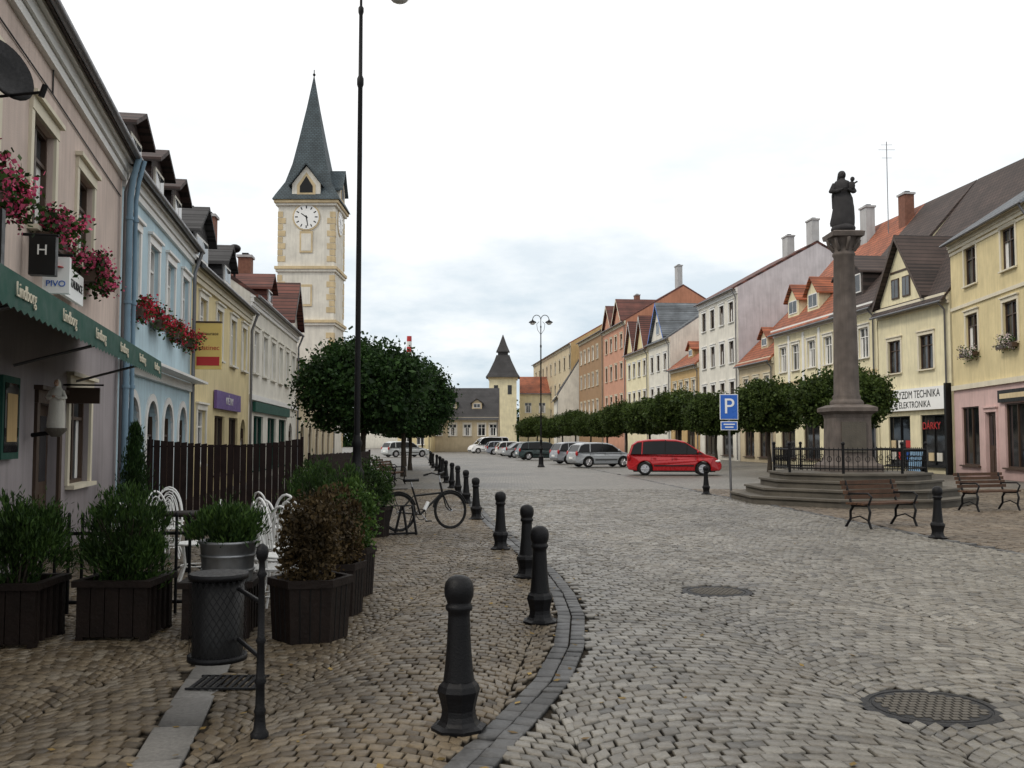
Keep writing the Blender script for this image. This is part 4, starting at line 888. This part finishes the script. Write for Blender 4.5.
for (x,y,r,t,st) in ((-2.22,8.95,2.0,0,2),(-2.35,9.6,2.3,0,2),(-2.30,10.3,2.7,0,2),(-2.62,10.9,2.5,4,1),(-2.5,11.7,2.7,0,1),(-4.6,12.9,1.0,0,1),(-4.95,13.9,.3,0,1),(-4.75,13.3,.3,0,1),(-3.6,11.0,-1.2,0,1),(-3.2,13.0,2.5,0,1),(-4.2,10.3,.4,0,1)): chair((x,y,0),r,t,stack=st)
for x,y in ((-3.1,10.2),(-5.3,13.2),(-4.0,11.9)):
    g=G('bistro_table',(x,y,0)); g.lathe('top','darkwood',[(.36,.70),(.37,.71),(.37,.73),(.01,.735)],seg=24); g.tube('leg','blackiron',[(0,0,0),(0,0,.7)],.025); 
    for q in (0,120,240): g.tube('leg','blackiron',[(0,0,.12),(.28*math.cos(rad(q)),.28*math.sin(rad(q)),.01)],.014)
    g.finish()
g=G('potted_thuja',(-6.5,16.6,0)); g.lathe('pot','brickp',[(.17,0),(.24,.4),(.26,.42),(.22,.42),(.01,.36)],seg=16); g.tube('stem','bark',[(0,0,.3),(0,0,1.2)],.02)
zz=rng.random(9000); p=np.stack([rng.normal(size=9000)*.12*(1.2-zz),rng.normal(size=9000)*.12*(1.2-zz),.45+zz*1.45],1)+rng.normal(size=(9000,3))*.02
add_mesh_child(g,'foliage',leafobj('foliage',[(p,.07,.25,'leaf',(0,0,.2),.8)])); g.finish()
g=G('wall_figurine',(-5.72,12.05,0)); g.tube('bracket','blackiron',[(-.3,0,1.68),(0,0,1.72)],.03); g.lathe('bracket','stone2',[(.05,1.66),(.13,1.74),(.13,1.77)],seg=12); robed(g,'figure','offwhite',(0,0,1.77),.36,14,'skin',False)
g.finish()
g=G('sandwich_board',(18.3,43.5,0),rad(-60))
for sg in (-1,1):
    g.T=Matrix.Translation((0,sg*.25,0))@Matrix.Rotation(rad(sg*13),4,'X'); g.box('panel','black',-.38,.38,-.02,.02,0,1.25); g.box('panel','ltblue',-.33,.33,sg*.021-.004,sg*.021+.004,.12,1.18)
g.T=None; g.finish()
# ------------------------------------------------------------------ bicycle
g=G('bicycle',(-2.0,17.15,0),math.atan2(.62,.92)); wb=1.06; R=.325
for cx in (0,wb):
    g.ring('wheels','tyre',(cx,0,R+.01),R,.02,'y',32,8); g.ring('wheels','blackiron',(cx,0,R+.01),R-.025,.009,'y',28,5)
    for i in range(18):
        q=2*math.pi*i/18; g.tube('wheels','chrome',[(cx,0.02*(-1)**i,R+.01),(cx+(R-.03)*math.cos(q),0,R+.01+(R-.03)*math.sin(q))],.0015,3)
    g.tube('wheels','chrome',[(cx,-.05,R+.01),(cx,.05,R+.01)],.02,8); g.ring('mudguards','black',(cx,0,R+.01),R+.035,.016,'y',14,5,20,170)
z=R+.01; bb=(.43,0,.28); st=(.28,0,.78); hd=(.86,0,.85); hb=(.90,0,.66)
for pp,r in (((bb,st),.018),((bb,hb),.02),(((.33,0,.62),hb),.018),(((0,.04,z),bb),.012),(((0,-.04,z),bb),.012),(((0,.04,z),(.33,0,.64)),.01),(((0,-.04,z),(.33,0,.64)),.01),((hb,hd),.021),((hb,(1.0,.05,.4),(wb,.05,z)),.013),((hb,(1.0,-.05,.4),(wb,-.05,z)),.013)):
    g.tube('frame','black',pp,r,8)
g.tube('handlebar','chrome',[(.86,0,.85),(.85,0,.98)],.013); g.tube('handlebar','black',[(.72,-.29,1.0),(.82,-.22,1.03),(.87,-.08,.99),(.87,.08,.99),(.82,.22,1.03),(.72,.29,1.0)],.014); 
for s in (-1,1): g.tube('handlebar','black',[(.76,s*.26,1.01),(.68,s*.30,.99)],.02)
g.tube('seatpost','chrome',[st,(.26,0,.88)],.013); g.loft('saddle','black',[[(x,w*math.cos(t),.9+.03*math.sin(t)) for t in [2*math.pi*i/10 for i in range(10)]] for x,w in ((.12,.05),(.16,.09),(.24,.08),(.36,.03),(.42,.015))])
g.ring('crank','blackiron',(.43,-.04,.28),.095,.008,'y',20,5); g.tube('crank','chrome',[(.43,-.06,.28),(.53,-.07,.16)],.01); g.tube('crank','chrome',[(.43,.06,.28),(.33,.07,.40)],.01); g.box('crank','black',.49,.58,-.15,-.07,.145,.17); g.box('crank','black',.28,.37,.07,.15,.39,.415)
g.box('rack','black',-.22,.16,-.06,.06,.74,.755); g.tube('rack','black',[(-.15,.05,.74),(0,.05,z)],.006); g.tube('rack','black',[(-.15,-.05,.74),(0,-.05,z)],.006)
g.tube('bottle','signwhite',[(.52,0,.36),(.60,0,.5)],.035,10); g.tube('stand','black',[(.3,.05,.3),(.26,.2,.01)],.01)
o=g.finish(); o.rotation_euler[0]=rad(-4)
g=G('bike_rack',(-2.15,16.4,0),.3)
for x in (0,.16): g.tube('r','blackiron',[(x,0,0),(x+.12,0,.5),(x+.3,0,.5),(x+.38,0,0)],.022,8)
g.tube('r','blackiron',[(0,0,.03),(.55,0,.03)],.022); g.finish(True)
g=G('roof_aerial',(22.6,57,14)); g.tube('a','greyiron',[(0,0,0),(0,0,5.6)],.025,6)
for z,w in ((5.4,.35),(5.1,.5),(4.6,.3)): g.tube('a','greyiron',[(-w,0,z),(w,0,z)],.012,5)
g.finish(True)
# ------------------------------------------------------------------ world & light
w=bpy.data.worlds.new('World'); scene.world=w; w.use_nodes=True; nt=w.node_tree; nt.nodes.clear()
out=nd(nt,'ShaderNodeOutputWorld'); sky=nd(nt,'ShaderNodeTexSky',sky_type='NISHITA'); sky.sun_disc=False; sky.sun_elevation=rad(48); sky.sun_rotation=rad(-125)
b1=nd(nt,'ShaderNodeBackground'); b1.inputs[1].default_value=.1; lk(nt,sky.outputs[0],b1.inputs[0])
tc=nd(nt,'ShaderNodeTexCoord').outputs['Generated']; sp=nd(nt,'ShaderNodeSeparateXYZ'); lk(nt,tc,sp.inputs[0])
mp=nd(nt,'ShaderNodeMapping'); mp.inputs['Scale'].default_value=(1,1,3.0); mp.inputs['Location'].default_value=(.35,0,.1); lk(nt,tc,mp.inputs[0])
n1=noise(nt,mp.outputs[0],3.4,8,.58)
lo=mrange(nt,sp.outputs[2],.06,.42,1,0); cl=mrange(nt,n1,.36,.60,.12,1)
mm=nd(nt,'ShaderNodeMath',operation='MULTIPLY'); lk(nt,lo,mm.inputs[0]); lk(nt,cl,mm.inputs[1])
colr=mixc(nt,(1.28,1.27,1.25),(.60,.73,.83),mm.outputs[0])
b2=nd(nt,'ShaderNodeBackground'); lk(nt,colr,b2.inputs[0]); b2.inputs[1].default_value=1.0
mx=nd(nt,'ShaderNodeMixShader'); mx.inputs[0].default_value=.92; lk(nt,b1.outputs[0],mx.inputs[1]); lk(nt,b2.outputs[0],mx.inputs[2]); lk(nt,mx.outputs[0],out.inputs[0])
sl=bpy.data.lights.new('sun','SUN'); sl.energy=1.4; sl.angle=rad(12); sl.color=(1,.92,.80); so=bpy.data.objects.new('sun',sl); scene.collection.objects.link(so)
d=Vector((.72,.42,-.85)); so.rotation_euler=d.to_track_quat('-Z','Y').to_euler()
cam=bpy.data.cameras.new('camera'); co=bpy.data.objects.new('camera',cam); scene.collection.objects.link(co); co.location=(0,0,1.62); co.rotation_euler=(rad(93.34),0,0)
cam.sensor_width=36; cam.lens=33.75; cam.clip_end=4000; cam.clip_start=.05; scene.camera=co
scene.view_settings.view_transform='Standard'; scene.view_settings.look='None'; scene.view_settings.exposure=0
